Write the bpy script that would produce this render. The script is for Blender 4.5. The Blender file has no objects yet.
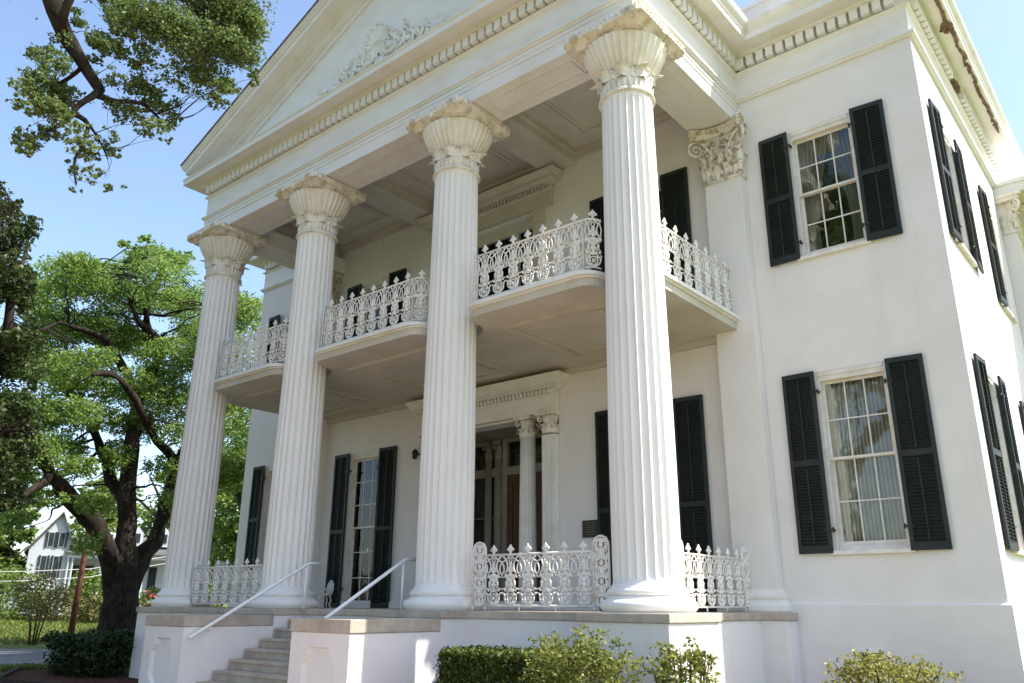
import bpy, bmesh, math, random
import numpy as np
from mathutils import Vector, Matrix, Euler

R = math.radians
PI = math.pi
random.seed(7)
rng = np.random.default_rng(11)

# ------------------------------------------------------------------ camera, sky, sun, exposure
# all coordinates below are written with z = 0 at eye height; EYE lifts everything so the ground is z = 0
EYE = 1.6
GZ = -EYE
scene = bpy.context.scene
COL = scene.collection

F_PX, PITCH, YAW, ROLL = 809.29, R(18.0545), R(39.9152), R(0.4008)
_fw = Vector((-math.sin(YAW) * math.cos(PITCH), math.cos(YAW) * math.cos(PITCH), math.sin(PITCH)))
_rt = Vector((math.cos(YAW), math.sin(YAW), 0))
_up = _rt.cross(_fw)
RT = _rt * math.cos(ROLL) + _up * math.sin(ROLL)
UP = -_rt * math.sin(ROLL) + _up * math.cos(ROLL)
cam_data = bpy.data.cameras.new('camera')
cam = bpy.data.objects.new('camera', cam_data)
COL.objects.link(cam)
cam.matrix_world = Matrix(((RT.x, UP.x, -_fw.x, 0), (RT.y, UP.y, -_fw.y, 0), (RT.z, UP.z, -_fw.z, EYE), (0, 0, 0, 1)))
cam_data.sensor_width = 36
cam_data.lens = F_PX / 1024 * 36
cam_data.clip_start = 0.1
cam_data.clip_end = 2000
scene.camera = cam

SUN_EL, SUN_AZ = R(54), math.atan2(1.0, 0.52)          # azimuth from +Y towards +X
world = bpy.data.worlds.new('World')
scene.world = world
world.use_nodes = True
wn, wl = world.node_tree.nodes, world.node_tree.links
sky = wn.new('ShaderNodeTexSky')
sky.sky_type = 'NISHITA'
sky.sun_disc = False
sky.sun_elevation = SUN_EL
sky.sun_rotation = SUN_AZ
sky.air_density = 1.0
sky.dust_density = 1.6
sky.ozone_density = 1.0
bg = wn['Background']
wl.new(sky.outputs[0], bg.inputs[0])
bg.inputs[1].default_value = 0.15
sun_dir = Vector((math.sin(SUN_AZ) * math.cos(SUN_EL), math.cos(SUN_AZ) * math.cos(SUN_EL), math.sin(SUN_EL)))
sd = bpy.data.lights.new('sun', 'SUN')
sd.energy = 4.2
sd.angle = R(0.5)
sd.color = (1.0, 0.95, 0.87)
sun = bpy.data.objects.new('sun', sd)
sun.rotation_euler = sun_dir.to_track_quat('Z', 'Y').to_euler()
sun.location = (20, 10, 40)
COL.objects.link(sun)
scene.view_settings.view_transform = 'Standard'
scene.view_settings.look = 'None'
scene.view_settings.gamma = 1
scene.view_settings.exposure = 1.2
scene.cycles.max_bounces = 8
scene.cycles.transparent_max_bounces = 12


def at(u, v, d):
    """world point (eye frame) seen at photo position u, v at horizontal distance d."""
    r = RT * ((u - 512) / F_PX) + UP * (-(v - 341.5) / F_PX) + _fw
    k = d / math.hypot(r.x, r.y)
    return Vector((r.x * k, r.y * k, r.z * k))


# ------------------------------------------------------------------ materials
def mat(name, base, rough=0.6, var=None, scale=3.0, bump=0.0, bscale=60.0, spec=0.35, detail=5, lo=0.35, hi=0.65, stretch=None, streak=None):
    m = bpy.data.materials.new(name)
    m.use_nodes = True
    n, l = m.node_tree.nodes, m.node_tree.links
    p = n['Principled BSDF']
    p.inputs['Roughness'].default_value = rough
    p.inputs['Specular IOR Level'].default_value = spec
    p.inputs['Base Color'].default_value = (*base, 1)
    tc = n.new('ShaderNodeTexCoord')
    src = tc.outputs['Object']
    if stretch:
        mp = n.new('ShaderNodeMapping')
        mp.inputs['Scale'].default_value = stretch
        l.new(src, mp.inputs[0])
        src = mp.outputs[0]
    if var:
        t = n.new('ShaderNodeTexNoise')
        t.inputs['Scale'].default_value = scale
        t.inputs['Detail'].default_value = detail
        t.inputs['Roughness'].default_value = 0.6
        l.new(src, t.inputs['Vector'])
        r = n.new('ShaderNodeValToRGB')
        r.color_ramp.elements[0].position = lo
        r.color_ramp.elements[0].color = (*var, 1)
        r.color_ramp.elements[1].position = hi
        r.color_ramp.elements[1].color = (*base, 1)
        l.new(t.outputs['Fac'], r.inputs[0])
        l.new(r.outputs[0], p.inputs['Base Color'])
    if streak:                                              # faint vertical water stains
        ms = n.new('ShaderNodeMapping')
        ms.inputs['Scale'].default_value = (2.2, 2.2, .13)
        l.new(tc.outputs['Object'], ms.inputs[0])
        t3 = n.new('ShaderNodeTexNoise')
        t3.inputs['Scale'].default_value = 2.6
        t3.inputs['Detail'].default_value = 7
        t3.inputs['Roughness'].default_value = .62
        l.new(ms.outputs[0], t3.inputs['Vector'])
        r3 = n.new('ShaderNodeValToRGB')
        r3.color_ramp.elements[0].position = .24
        r3.color_ramp.elements[0].color = (*streak, 1)
        r3.color_ramp.elements[1].position = .42
        r3.color_ramp.elements[1].color = (1, 1, 1, 1)
        l.new(t3.outputs['Fac'], r3.inputs[0])
        mm = n.new('ShaderNodeMix')
        mm.data_type = 'RGBA'
        mm.blend_type = 'MULTIPLY'
        mm.inputs[0].default_value = 1
        l.new(r.outputs[0], mm.inputs[6])
        l.new(r3.outputs[0], mm.inputs[7])
        l.new(mm.outputs[2], p.inputs['Base Color'])
    if bump:
        t2 = n.new('ShaderNodeTexNoise')
        t2.inputs['Scale'].default_value = bscale
        t2.inputs['Detail'].default_value = 4
        l.new(src, t2.inputs['Vector'])
        b = n.new('ShaderNodeBump')
        b.inputs['Strength'].default_value = bump
        b.inputs['Distance'].default_value = 0.02
        l.new(t2.outputs['Fac'], b.inputs['Height'])
        l.new(b.outputs[0], p.inputs['Normal'])
    return m


STUCCO = mat('stucco_paint', (.79, .755, .732), .75, (.735, .693, .66), .9, .15, 45, .25, streak=(.945, .93, .91))
TRIM = mat('trim_paint', (.8, .785, .75), .55, (.70, .66, .58), 2.2, .08, 30, .3, lo=.3, hi=.55)
ENTAB = mat('entablature_paint', (.78, .76, .73), .6, (.71, .67, .60), 1.3, .08, 30, .3, lo=.28, hi=.55, stretch=(1, 1, 2.5))
SHAFT = mat('column_paint', (.80, .775, .735), .55, (.745, .715, .665), 1.1, .03, 25, .3, lo=.3, hi=.6, stretch=(1.5, 1.5, .6), streak=(.90, .87, .83))
CAPITAL = mat('weathered_capital_paint', (.78, .74, .66), .7, (.62, .53, .41), 5, .15, 40, .2, lo=.32, hi=.54)
CAPABA = mat('abacus_paint', (.76, .715, .63), .7, (.50, .40, .28), 6, .2, 40, .2, lo=.34, hi=.53)
CAPBELL = mat('capital_bell_paint', (.79, .755, .685), .6, (.68, .60, .47), 2.2, .05, 40, .25, lo=.34, hi=.58)
CAPDARK = mat('stained_capital_paint', (.74, .69, .6), .7, (.38, .28, .18), 9, .25, 40, .2, lo=.36, hi=.53)
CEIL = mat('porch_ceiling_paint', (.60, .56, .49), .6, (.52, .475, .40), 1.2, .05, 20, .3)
STONE = mat('step_stone', (.50, .44, .36), .8, (.37, .32, .26), 3.5, .25, 50, .2)
IRON = mat('white_ironwork_paint', (.80, .77, .72), .5, (.62, .53, .43), 9, .1, 60, .35, lo=.3, hi=.5)
RAILW = mat('white_pipe_paint', (.82, .82, .82), .4)
SHUT = mat('dark_green_shutter_paint', (.013, .019, .018), .5, (.022, .029, .026), 3, .05, 60, .3)
DARKIRON = mat('black_iron', (.015, .015, .015), .4)
SASH = mat('sash_paint', (.78, .75, .70), .5, (.66, .60, .52), 5, 0, 50, .35)
DOORWOOD = mat('dark_door_wood', (.13, .065, .035), .45, (.07, .035, .02), 4, .1, 30, .4, stretch=(8, 8, .6))
CURT = mat('curtain_cloth', (.80, .76, .68), .9, (.70, .64, .55), 2.5, .1, 80, .1)
CURTW = mat('brown_sheer_cloth', (.66, .58, .49), .9, (.52, .44, .36), 3.5, .1, 80, .1)
CURTG = mat('grey_curtain_cloth', (.34, .31, .27), .9, (.24, .22, .19), 2.5, .1, 80, .1)
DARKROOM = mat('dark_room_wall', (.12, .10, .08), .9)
ROOFM = mat('roof_metal', (.32, .33, .33), .5, (.24, .24, .24), 2)
BRICK = mat('bare_rotten_wood', (.26, .17, .125), .9, (.11, .065, .05), 14, .6, 25, .1)
PLAQ = mat('bronze_plaque', (.035, .028, .02), .5, (.02, .017, .013), 12, .2, 60, .5)
LETTER = mat('plaque_lettering', (.16, .13, .08), .4)
GLASSDARK = mat('lamp_glass', (.25, .23, .2), .1, spec=.6)


def glass_mat():
    m = bpy.data.materials.new('window_glass')
    m.use_nodes = True
    n, l = m.node_tree.nodes, m.node_tree.links
    n.clear()
    o = n.new('ShaderNodeOutputMaterial')
    mx = n.new('ShaderNodeMixShader')
    tr = n.new('ShaderNodeBsdfTransparent')
    tr.inputs[0].default_value = (.86, .89, .87, 1)
    gl = n.new('ShaderNodeBsdfGlossy')
    gl.inputs['Roughness'].default_value = .02
    tc = n.new('ShaderNodeTexCoord')
    t = n.new('ShaderNodeTexNoise')
    t.inputs['Scale'].default_value = 2.2
    b = n.new('ShaderNodeBump')
    b.inputs['Strength'].default_value = .12
    b.inputs['Distance'].default_value = .05
    l.new(tc.outputs['Object'], t.inputs['Vector'])
    l.new(t.outputs['Fac'], b.inputs['Height'])
    l.new(b.outputs[0], gl.inputs['Normal'])
    fr = n.new('ShaderNodeFresnel')
    fr.inputs[0].default_value = 1.45
    ma = n.new('ShaderNodeMath')
    ma.operation = 'MULTIPLY_ADD'
    ma.inputs[1].default_value = 1.0
    ma.inputs[2].default_value = .02
    l.new(fr.outputs[0], ma.inputs[0])
    l.new(ma.outputs[0], mx.inputs[0])
    l.new(tr.outputs[0], mx.inputs[1])
    l.new(gl.outputs[0], mx.inputs[2])
    l.new(mx.outputs[0], o.inputs[0])
    return m


GLASS = glass_mat()


def leaf_mat(name, c0, c1, c2, trans=.35):
    m = bpy.data.materials.new(name)
    m.use_nodes = True
    n, l = m.node_tree.nodes, m.node_tree.links
    n.clear()
    o = n.new('ShaderNodeOutputMaterial')
    g = n.new('ShaderNodeNewGeometry')
    r = n.new('ShaderNodeValToRGB')
    r.color_ramp.elements[0].color = (*c0, 1)
    r.color_ramp.elements[1].color = (*c2, 1)
    e = r.color_ramp.elements.new(.55)
    e.color = (*c1, 1)
    l.new(g.outputs['Random Per Island'], r.inputs[0])
    p = n.new('ShaderNodeBsdfPrincipled')
    p.inputs['Roughness'].default_value = .5
    p.inputs['Specular IOR Level'].default_value = .3
    t = n.new('ShaderNodeBsdfTranslucent')
    mx = n.new('ShaderNodeMixShader')
    mx.inputs[0].default_value = trans
    l.new(r.outputs[0], p.inputs['Base Color'])
    l.new(r.outputs[0], t.inputs[0])
    l.new(p.outputs[0], mx.inputs[1])
    l.new(t.outputs[0], mx.inputs[2])
    l.new(mx.outputs[0], o.inputs[0])
    return m


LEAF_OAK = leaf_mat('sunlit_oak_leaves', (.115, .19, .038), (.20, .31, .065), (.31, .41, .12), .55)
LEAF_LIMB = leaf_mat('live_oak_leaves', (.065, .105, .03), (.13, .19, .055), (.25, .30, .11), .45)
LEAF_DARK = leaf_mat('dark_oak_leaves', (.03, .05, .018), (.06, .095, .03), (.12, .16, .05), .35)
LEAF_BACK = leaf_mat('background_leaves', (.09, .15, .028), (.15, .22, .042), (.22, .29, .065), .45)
LEAF_HEDGE = leaf_mat('boxwood_leaves', (.035, .06, .01), (.075, .11, .018), (.14, .17, .03), .3)
LEAF_AZ = leaf_mat('azalea_leaves', (.09, .12, .022), (.18, .21, .045), (.32, .32, .09), .4)
LEAF_YEL = leaf_mat('pale_shrub_leaves', (.14, .15, .025), (.27, .27, .06), (.42, .39, .12), .4)
LEAF_DSH = leaf_mat('dark_shrub_leaves', (.012, .028, .008), (.025, .05, .012), (.045, .08, .02), .2)
LEAF_MYR = leaf_mat('myrtle_leaves', (.09, .10, .03), (.14, .16, .045), (.24, .16, .08), .4)
PETAL = leaf_mat('red_blossom', (.28, .04, .05), (.40, .08, .08), (.45, .16, .13), .3)
BARK = mat('oak_bark', (.045, .036, .029), .95, (.014, .011, .009), 9, 1.0, 14, .1, stretch=(1, 1, .35))
BARKG = mat('grey_brown_bark', (.10, .07, .05), .95, (.045, .033, .025), 9, .8, 20, .1, stretch=(1, 1, .35))
POLEM = mat('brown_pole_wood', (.13, .055, .03), .8, (.08, .035, .02), 6, .3, 30, .2, stretch=(3, 3, .4))
MULCH = mat('bark_mulch', (.10, .04, .026), .95, (.045, .02, .014), 16, 1.0, 40, .1)
CONC = mat('walk_brick', (.30, .20, .15), .85, (.20, .13, .10), 7, .4, 40, .2)
GREYC = mat('grey_concrete', (.19, .185, .18), .85, (.14, .135, .13), 2, .2, 50, .2)
EDGE = mat('dark_edging_brick', (.07, .05, .045), .9, (.04, .03, .027), 12, .5, 40, .1)
SIDING = mat('white_siding', (.46, .485, .52), .6, (.41, .43, .47), 3, .3, 8, .3, stretch=(.1, .1, 6))
SHINGLE = mat('grey_shingles', (.13, .125, .12), .9, (.08, .075, .072), 6, .4, 20, .1)
HOUSEGLASS = mat('far_window_glass', (.03, .035, .04), .15, spec=.6)
WIREM = mat('grey_cable', (.45, .44, .43), .6)


def ground_mat():
    m = mat('grass_ground', (.09, .13, .025), .95, (.20, .19, .06), .10, .6, 9, .1, detail=8)
    return m


LAWN = ground_mat()
PAVE = mat('pinkish_brick_paving', (.36, .26, .205), .85, (.27, .19, .15), 5, .3, 40, .2)


# ------------------------------------------------------------------ mesh builder
class MB:
    def __init__(s):
        s.v, s.f, s.sm = [], [], []

    def add(s, vs, fs, smooth=False):
        b = len(s.v)
        s.v += [tuple(v) for v in vs]
        for f in fs:
            s.f.append(tuple(b + i for i in f))
            s.sm.append(smooth)
        return s

    def box(s, x0, x1, y0, y1, z0, z1):
        x0, x1 = min(x0, x1), max(x0, x1)
        y0, y1 = min(y0, y1), max(y0, y1)
        return s.add([(x0, y0, z0), (x1, y0, z0), (x1, y1, z0), (x0, y1, z0), (x0, y0, z1), (x1, y0, z1), (x1, y1, z1), (x0, y1, z1)],
                     [(0, 3, 2, 1), (4, 5, 6, 7), (0, 1, 5, 4), (1, 2, 6, 5), (2, 3, 7, 6), (3, 0, 4, 7)])

    def obox(s, c, size, rot):
        m = Euler(rot).to_matrix()
        h = [x / 2 for x in size]
        vs = [Vector(c) + m @ Vector((sx * h[0], sy * h[1], sz * h[2])) for sz in (-1, 1) for sx, sy in ((-1, -1), (1, -1), (1, 1), (-1, 1))]
        return s.add(vs, [(0, 3, 2, 1), (4, 5, 6, 7), (0, 1, 5, 4), (1, 2, 6, 5), (2, 3, 7, 6), (3, 0, 4, 7)])

    def prism(s, poly, z0, z1, smooth=False):
        n = len(poly)
        vs = [(x, y, z0) for x, y in poly] + [(x, y, z1) for x, y in poly]
        fs = [tuple(reversed(range(n))), tuple(range(n, 2 * n))] + [(i, (i + 1) % n, n + (i + 1) % n, n + i) for i in range(n)]
        return s.add(vs, fs, smooth)

    def prism_y(s, poly, y0, y1):
        n = len(poly)
        vs = [(x, y0, z) for x, z in poly] + [(x, y1, z) for x, z in poly]
        fs = [tuple(range(n)), tuple(reversed(range(n, 2 * n)))] + [((i + 1) % n, i, n + i, n + (i + 1) % n) for i in range(n)]
        return s.add(vs, fs)

    def tube(s, path, r, n=6, cap=True, smooth=True, flat=1.0):
        path = [Vector(p) for p in path]
        k = len(path)
        rs = r if hasattr(r, '__len__') else [r] * k
        vs, fs = [], []
        prev = None
        for i, p in enumerate(path):
            d = (path[min(i + 1, k - 1)] - path[max(i - 1, 0)])
            d = d.normalized() if d.length > 1e-9 else Vector((0, 0, 1))
            if prev is None:
                a = d.orthogonal().normalized()
            else:
                a = prev - d * prev.dot(d)
                a = a.normalized() if a.length > 1e-6 else d.orthogonal().normalized()
            prev = a
            b = d.cross(a)
            for j in range(n):
                t = 2 * PI * j / n
                vs.append(p + (a * math.cos(t) + b * math.sin(t) * flat) * rs[i])
        for i in range(k - 1):
            for j in range(n):
                fs.append((i * n + j, i * n + (j + 1) % n, (i + 1) * n + (j + 1) % n, (i + 1) * n + j))
        if cap:
            fs.append(tuple(reversed(range(n))))
            fs.append(tuple(range((k - 1) * n, k * n)))
        return s.add(vs, fs, smooth)

    def lathe(s, prof, n=48, c=(0, 0), smooth=True, mod=None, cap=True):
        vs, fs = [], []
        for r, z in prof:
            for j in range(n):
                t = 2 * PI * j / n
                rr = r + (mod(j, n, r, z) if mod else 0)
                vs.append((c[0] + rr * math.cos(t), c[1] + rr * math.sin(t), z))
        k = len(prof)
        for i in range(k - 1):
            for j in range(n):
                fs.append((i * n + j, i * n + (j + 1) % n, (i + 1) * n + (j + 1) % n, (i + 1) * n + j))
        s.add(vs, fs, smooth)
        if cap:
            b = len(s.v) - k * n
            s.f.append(tuple(b + j for j in reversed(range(n))))
            s.f.append(tuple(b + (k - 1) * n + j for j in range(n)))
            s.sm += [False, False]
        return s

    def blob(s, c, r, n=8, k=5, m=None):
        vs, fs = [], []
        c = Vector(c)
        for i in range(k + 1):
            ph = PI * i / k
            for j in range(n):
                t = 2 * PI * j / n
                p = Vector((r[0] * math.sin(ph) * math.cos(t), r[1] * math.sin(ph) * math.sin(t), r[2] * math.cos(ph)))
                vs.append(c + (m @ p if m else p))
        for i in range(k):
            for j in range(n):
                a, b2, c2, d = i * n + j, i * n + (j + 1) % n, (i + 1) * n + (j + 1) % n, (i + 1) * n + j
                fs.append((d, c2, b2, a))
        return s.add(vs, fs, True)

    def sweep(s, path, prof, closed_prof=True, smooth=False):
        """path: list of (x, y); prof: list of (outward offset, z). outward = right-hand side of travel."""
        n = len(path)
        offs = []
        for i in range(n):
            p = Vector(path[i])
            ns = []
            if i > 0:
                d = (Vector(path[i]) - Vector(path[i - 1])).normalized()
                ns.append(Vector((d.y, -d.x)))
            if i < n - 1:
                d = (Vector(path[i + 1]) - Vector(path[i])).normalized()
                ns.append(Vector((d.y, -d.x)))
            if len(ns) == 1:
                offs.append(ns[0])
            else:
                b = (ns[0] + ns[1]).normalized()
                offs.append(b / max(.2, b.dot(ns[0])))
        k = len(prof)
        vs = []
        for i in range(n):
            for o, z in prof:
                vs.append((path[i][0] + offs[i].x * o, path[i][1] + offs[i].y * o, z))
        fs = []
        rngk = range(k) if closed_prof else range(k - 1)
        for i in range(n - 1):
            for j in rngk:
                j2 = (j + 1) % k
                fs.append((i * k + j, (i + 1) * k + j, (i + 1) * k + j2, i * k + j2))
        if closed_prof:
            fs.append(tuple(range(k)))
            fs.append(tuple(reversed(range((n - 1) * k, n * k))))
        return s.add(vs, fs, smooth)

    def leafplate(s, base, up, out, side, w, h, curl=.5, lobes=3, n=9, thick=.35):
        """curled acanthus leaf: rises along up, tip curls towards out; closed plate with a rounded back."""
        base, up, out, side = Vector(base), Vector(up), Vector(out), Vector(side)
        vs, fs = [], []
        cols = 5
        for layer in (0, 1):
            for i in range(n):
                t = i / (n - 1)
                a = t * t * curl * PI
                cz = h * (t - .32 * max(0, t - .55) * curl * 2.2 - (max(0, t - .8) ** 2) * 5 * curl)
                co = min(h, 1.35 * w) * .42 * curl * t ** 3 * 1.6
                ww = w * (.62 + .38 * math.sin(PI * min(1, t * 1.1))) * (1 - max(0, t - .72) * 2.4)
                ww *= 1 + (.30 if n >= 8 else .16) * math.cos(2 * PI * lobes * t)
                for j in range(cols):
                    x = (j / (cols - 1) - .5) * 2
                    ridge = (1 - abs(x)) * w * .22 + (.04 * w if j == 2 else 0)
                    p = base + up * cz + out * (co + ridge) + side * (x * ww / 2)
                    if layer:
                        p = p - out * (w * .12 * thick + .004)
                    vs.append(p)
        m = n * cols
        for i in range(n - 1):
            for j in range(cols - 1):
                a, b = i * cols + j, i * cols + j + 1
                fs.append((a, b, b + cols, a + cols))
                fs.append((m + b, m + a, m + a + cols, m + b + cols))
        for i in range(n - 1):
            a = i * cols
            fs.append((m + a, a, a + cols, m + a + cols))
            b = i * cols + cols - 1
            fs.append((b, m + b, m + b + cols, b + cols))
        a = (n - 1) * cols
        for j in range(cols - 1):
            fs.append((a + j, a + j + 1, m + a + j + 1, m + a + j))
        return s.add(vs, fs, True)

    def spiral(s, c, ax, ay, r0, turns, rad, n=22, start=0.0, sgn=1):
        ax, ay = Vector(ax), Vector(ay)
        pts, rs = [], []
        for i in range(n):
            t = i / (n - 1)
            r = r0 * (1 - t * .92)
            a = start + sgn * turns * 2 * PI * t
            pts.append(Vector(c) + ax * math.cos(a) * r + ay * math.sin(a) * r)
            rs.append(rad * (1 - .45 * t))
        return s.tube(pts, rs, 6)

    def build(s, name, material, parent=None, loc=(0, 0, 0), rotz=0.0, bevel=0.0):
        me = bpy.data.meshes.new(name)
        me.from_pydata(s.v, [], s.f)
        me.polygons.foreach_set('use_smooth', s.sm)
        me.materials.append(material)
        me.update()
        o = bpy.data.objects.new(name, me)
        COL.objects.link(o)
        o.location = loc
        o.rotation_euler = (0, 0, rotz)
        if parent:
            o.parent = parent
        if bevel:
            b = o.modifiers.new('bevel', 'BEVEL')
            b.width = bevel
            b.segments = 2
            b.limit_method = 'ANGLE'
        return o


def tag(o, label=None, cat=None, group=None, kind=None):
    if label:
        o['label'] = label
    if cat:
        o['category'] = cat
    if group:
        o['group'] = group
    if kind:
        o['kind'] = kind
    return o


def empty(name, loc, rotz=0.0, parent=None):
    o = bpy.data.objects.new(name, None)
    COL.objects.link(o)
    o.empty_display_size = .3
    o.location = loc
    o.rotation_euler = (0, 0, rotz)
    if parent:
        o.parent = parent
    return o


def copy_tree(o, parent=None):
    c = o.copy()
    COL.objects.link(c)
    if parent:
        c.parent = parent
    for ch in list(o.children):
        copy_tree(ch, c)
    return c


def quads_mesh(name, V, material, parent=None, loc=(0, 0, 0), nv=4):
    """V: (N, nv, 3) numpy array: N separate faces."""
    n = len(V)
    me = bpy.data.meshes.new(name)
    me.vertices.add(n * nv)
    me.vertices.foreach_set('co', np.ascontiguousarray(V, dtype=np.float32).ravel())
    me.loops.add(n * nv)
    me.loops.foreach_set('vertex_index', np.arange(n * nv, dtype=np.int32))
    me.polygons.add(n)
    me.polygons.foreach_set('loop_start', np.arange(0, n * nv, nv, dtype=np.int32))
    me.polygons.foreach_set('loop_total', np.full(n, nv, dtype=np.int32))
    me.update(calc_edges=True)
    me.validate()
    me.materials.append(material)
    o = bpy.data.objects.new(name, me)
    COL.objects.link(o)
    o.location = loc
    if parent:
        o.parent = parent
    return o


def leaf_quads(P, size, flat=.35, aspect=2.0):
    """diamond-shaped leaves at points P with random tilt."""
    n = len(P)
    nrm = rng.normal(size=(n, 3))
    nrm[:, 2] = np.abs(nrm[:, 2]) + flat
    nrm /= np.linalg.norm(nrm, axis=1)[:, None]
    a = rng.normal(size=(n, 3))
    a -= nrm * (a * nrm).sum(1)[:, None]
    a /= np.linalg.norm(a, axis=1)[:, None]
    b = np.cross(nrm, a)
    sz = size * rng.uniform(.65, 1.35, n)[:, None]
    L = a * sz * .5
    W = b * sz * .5 / aspect * 1.3
    bend = nrm * sz * .08
    V = np.stack([P - L, P + W * 1.0 + bend - L * .1, P + L, P - W + bend - L * .1], axis=1)
    return V


def ellipsoid_points(c, r, n, shell=.5):
    d = rng.normal(size=(n, 3))
    d /= np.linalg.norm(d, axis=1)[:, None]
    rad = rng.uniform(0, 1, n) ** (1 / 3)
    rad = np.where(rng.uniform(0, 1, n) < shell, rng.uniform(.7, 1.05, n), rad)
    return np.array(c) + d * rad[:, None] * np.array(r)


def clumped(c, r, n, sub=14, subr=.3, shell=.6):
    """leaves gathered in small sprays inside an ellipsoid so that gaps show."""
    k = max(1, n // sub)
    cen = ellipsoid_points(c, r, k, shell)
    s = np.array(r) * subr
    s = np.minimum(s, max(s.min() * 1.6, 1e-6))
    pts = np.repeat(cen, sub, axis=0) + rng.normal(size=(k * sub, 3)) * s * .6
    return pts


# ------------------------------------------------------------------ ground
def hgt(x, y):
    """terrain height: level around the house, rising a little across the street to the west."""
    d = math.hypot(x, y)
    dirw = max(0.0, -x) / (d + 1e-6)
    t = max(0.0, min(1.0, (d - 34) / 36)) * dirw
    return GZ + .75 * t * t * (3 - 2 * t)


def build_ground():
    vs, fs = [], []
    rs = [0, 2, 4, 6, 8, 10, 12, 15, 18, 21, 24, 27, 30, 34, 38, 42, 46, 50, 55, 60, 66, 74, 85, 100, 130, 200, 400, 900]
    n = 72
    vs.append((0, 0, GZ))
    for r in rs[1:]:
        for j in range(n):
            a = 2 * PI * j / n
            x, y = r * math.cos(a), r * math.sin(a)
            vs.append((x, y, hgt(x, y)))
    for j in range(n):
        fs.append((0, 1 + j, 1 + (j + 1) % n))
    for i in range(len(rs) - 2):
        for j in range(n):
            a = 1 + i * n
            fs.append((a + j, a + n + j, a + n + (j + 1) % n, a + (j + 1) % n))
    m = MB()
    m.add(vs, fs, True)
    tag(m.build('ground', LAWN), kind='structure')
    # paved forecourt in front of the portico, where the photographer stands
    m = MB()
    m.box(-15.2, 4.5, -7, 7.3, GZ, GZ + .012)
    tag(m.build('forecourt_pavement', PAVE), kind='structure')
    def gp(u, d):
        p = at(u, 640, d)
        return (p.x, p.y)
    m = MB()
    m.prism([(-15.21, -7), (-15.21, 7.70), (-19.75, 6.78), (-26, 5.4), (-26, -7)], GZ, GZ + .012)
    tag(m.build('walkway', CONC), kind='structure')
    m = MB()
    m.prism([gp(4, 20.9), (-15.2, 7.76), (-14.85, 7.85), (-14.85, 9.3), (-18.75, 9.3), (-18.95, 13.2), gp(120, 27), gp(30, 25.4)], GZ - .01, GZ + .05)
    tag(m.build('mulch_bed', MULCH), kind='structure')
    # sidewalk beyond the bed
    m = MB()
    m.prism([gp(-90, 27), gp(29, 25.8), gp(84, 27.5), gp(80, 34), gp(-90, 38)], GZ, GZ + .014)
    tag(m.build('sidewalk', GREYC), kind='structure')
    # planting strip under the front windows
    m = MB()
    m.prism([(-9.0, 7.4), (-5.2, 7.4), (-5.1, 11.4), (-1.6, 11.6), (-1.6, 13.4), (-5.1, 13.4), (-5.1, 9.2), (-9.0, 9.2)], GZ - .01, GZ + .05)
    tag(m.build('planting_bed', MULCH), kind='structure')
    m = MB()
    m.tube([(*gp(30, 25.4), GZ + .06), (*gp(4, 20.9), GZ + .06), (-15.0, 7.72, GZ + .06)], .085, 4, smooth=False)
    tag(m.build('bed_edging', EDGE), 'dark low brick edging along the mulch bed by the dark shrub', 'edging')


build_ground()

# ------------------------------------------------------------------ the mansion
YW = 13.483                      # front wall plane
XL, XR = -21.68, -2.26           # wing corners
XM = -11.977
CX = [-18.03, -14.166, -9.796, -5.93]
CY = 10.0
ZF = -.085                       # porch floor
ZB = 5.0                         # balcony floor
YBACK = 27.0
ROOT = Vector((-12.0, 11.5, GZ))
mansion = empty('mansion', ROOT)
tag(mansion, 'white columned two storey mansion with dark green shutters and lacy iron balcony', 'mansion')


def part(m, name, material, parent=None, bevel=0.0):
    """mesh written in eye-frame coordinates, made a part of the mansion (or a sub-part of a part at the same origin)."""
    if parent is None:
        return m.build(name, material, mansion, -ROOT, bevel=bevel)
    return m.build(name, material, parent, (0, 0, 0), bevel=bevel)


def L(x, y, z):
    return (x - ROOT.x, y - ROOT.y, z - ROOT.z)


def wall_cells(m, a0, a1, z0, z1, openings, P, depth):
    """wall sheet with openings; P(a, z, d) gives the point, d = 0 outer face, d = depth inner face."""
    xs = sorted(set([a0, a1] + [o[i] for o in openings for i in (0, 1)]))
    zs = sorted(set([z0, z1] + [o[i] for o in openings for i in (2, 3)]))
    for i in range(len(xs) - 1):
        for j in range(len(zs) - 1):
            cx, cz = (xs[i] + xs[i + 1]) / 2, (zs[j] + zs[j + 1]) / 2
            if any(o[0] < cx < o[1] and o[2] < cz < o[3] for o in openings):
                continue
            for d, flip in ((0, False), (depth, True)):
                q = [P(xs[i], zs[j], d), P(xs[i + 1], zs[j], d), P(xs[i + 1], zs[j + 1], d), P(xs[i], zs[j + 1], d)]
                m.add(q, [(3, 2, 1, 0) if flip else (0, 1, 2, 3)])
    for o in openings:
        c = [(o[0], o[2]), (o[1], o[2]), (o[1], o[3]), (o[0], o[3])]
        for i in range(4):
            a, b = c[i], c[(i + 1) % 4]
            m.add([P(*a, 0), P(*a, depth), P(*b, depth), P(*b, 0)], [(0, 1, 2, 3)])


def mx(x):
    return 2 * XM - x


# window openings on the front wall: (x0, x1, z0, z1)
WING = (-4.545, -3.405)
FR = (-8.41, -7.24)
front_open = []
wing_lo = (WING[0], WING[1], .86, 3.80)
wing_up = (WING[0], WING[1], 5.93, 8.46)
fr_lo = (FR[0], FR[1], ZF + .03, 3.73)
fr_up = (FR[0], FR[1], ZB + .06, 8.50)


def mirror(o):
    return (mx(o[1]), mx(o[0]), o[2], o[3])


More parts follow.
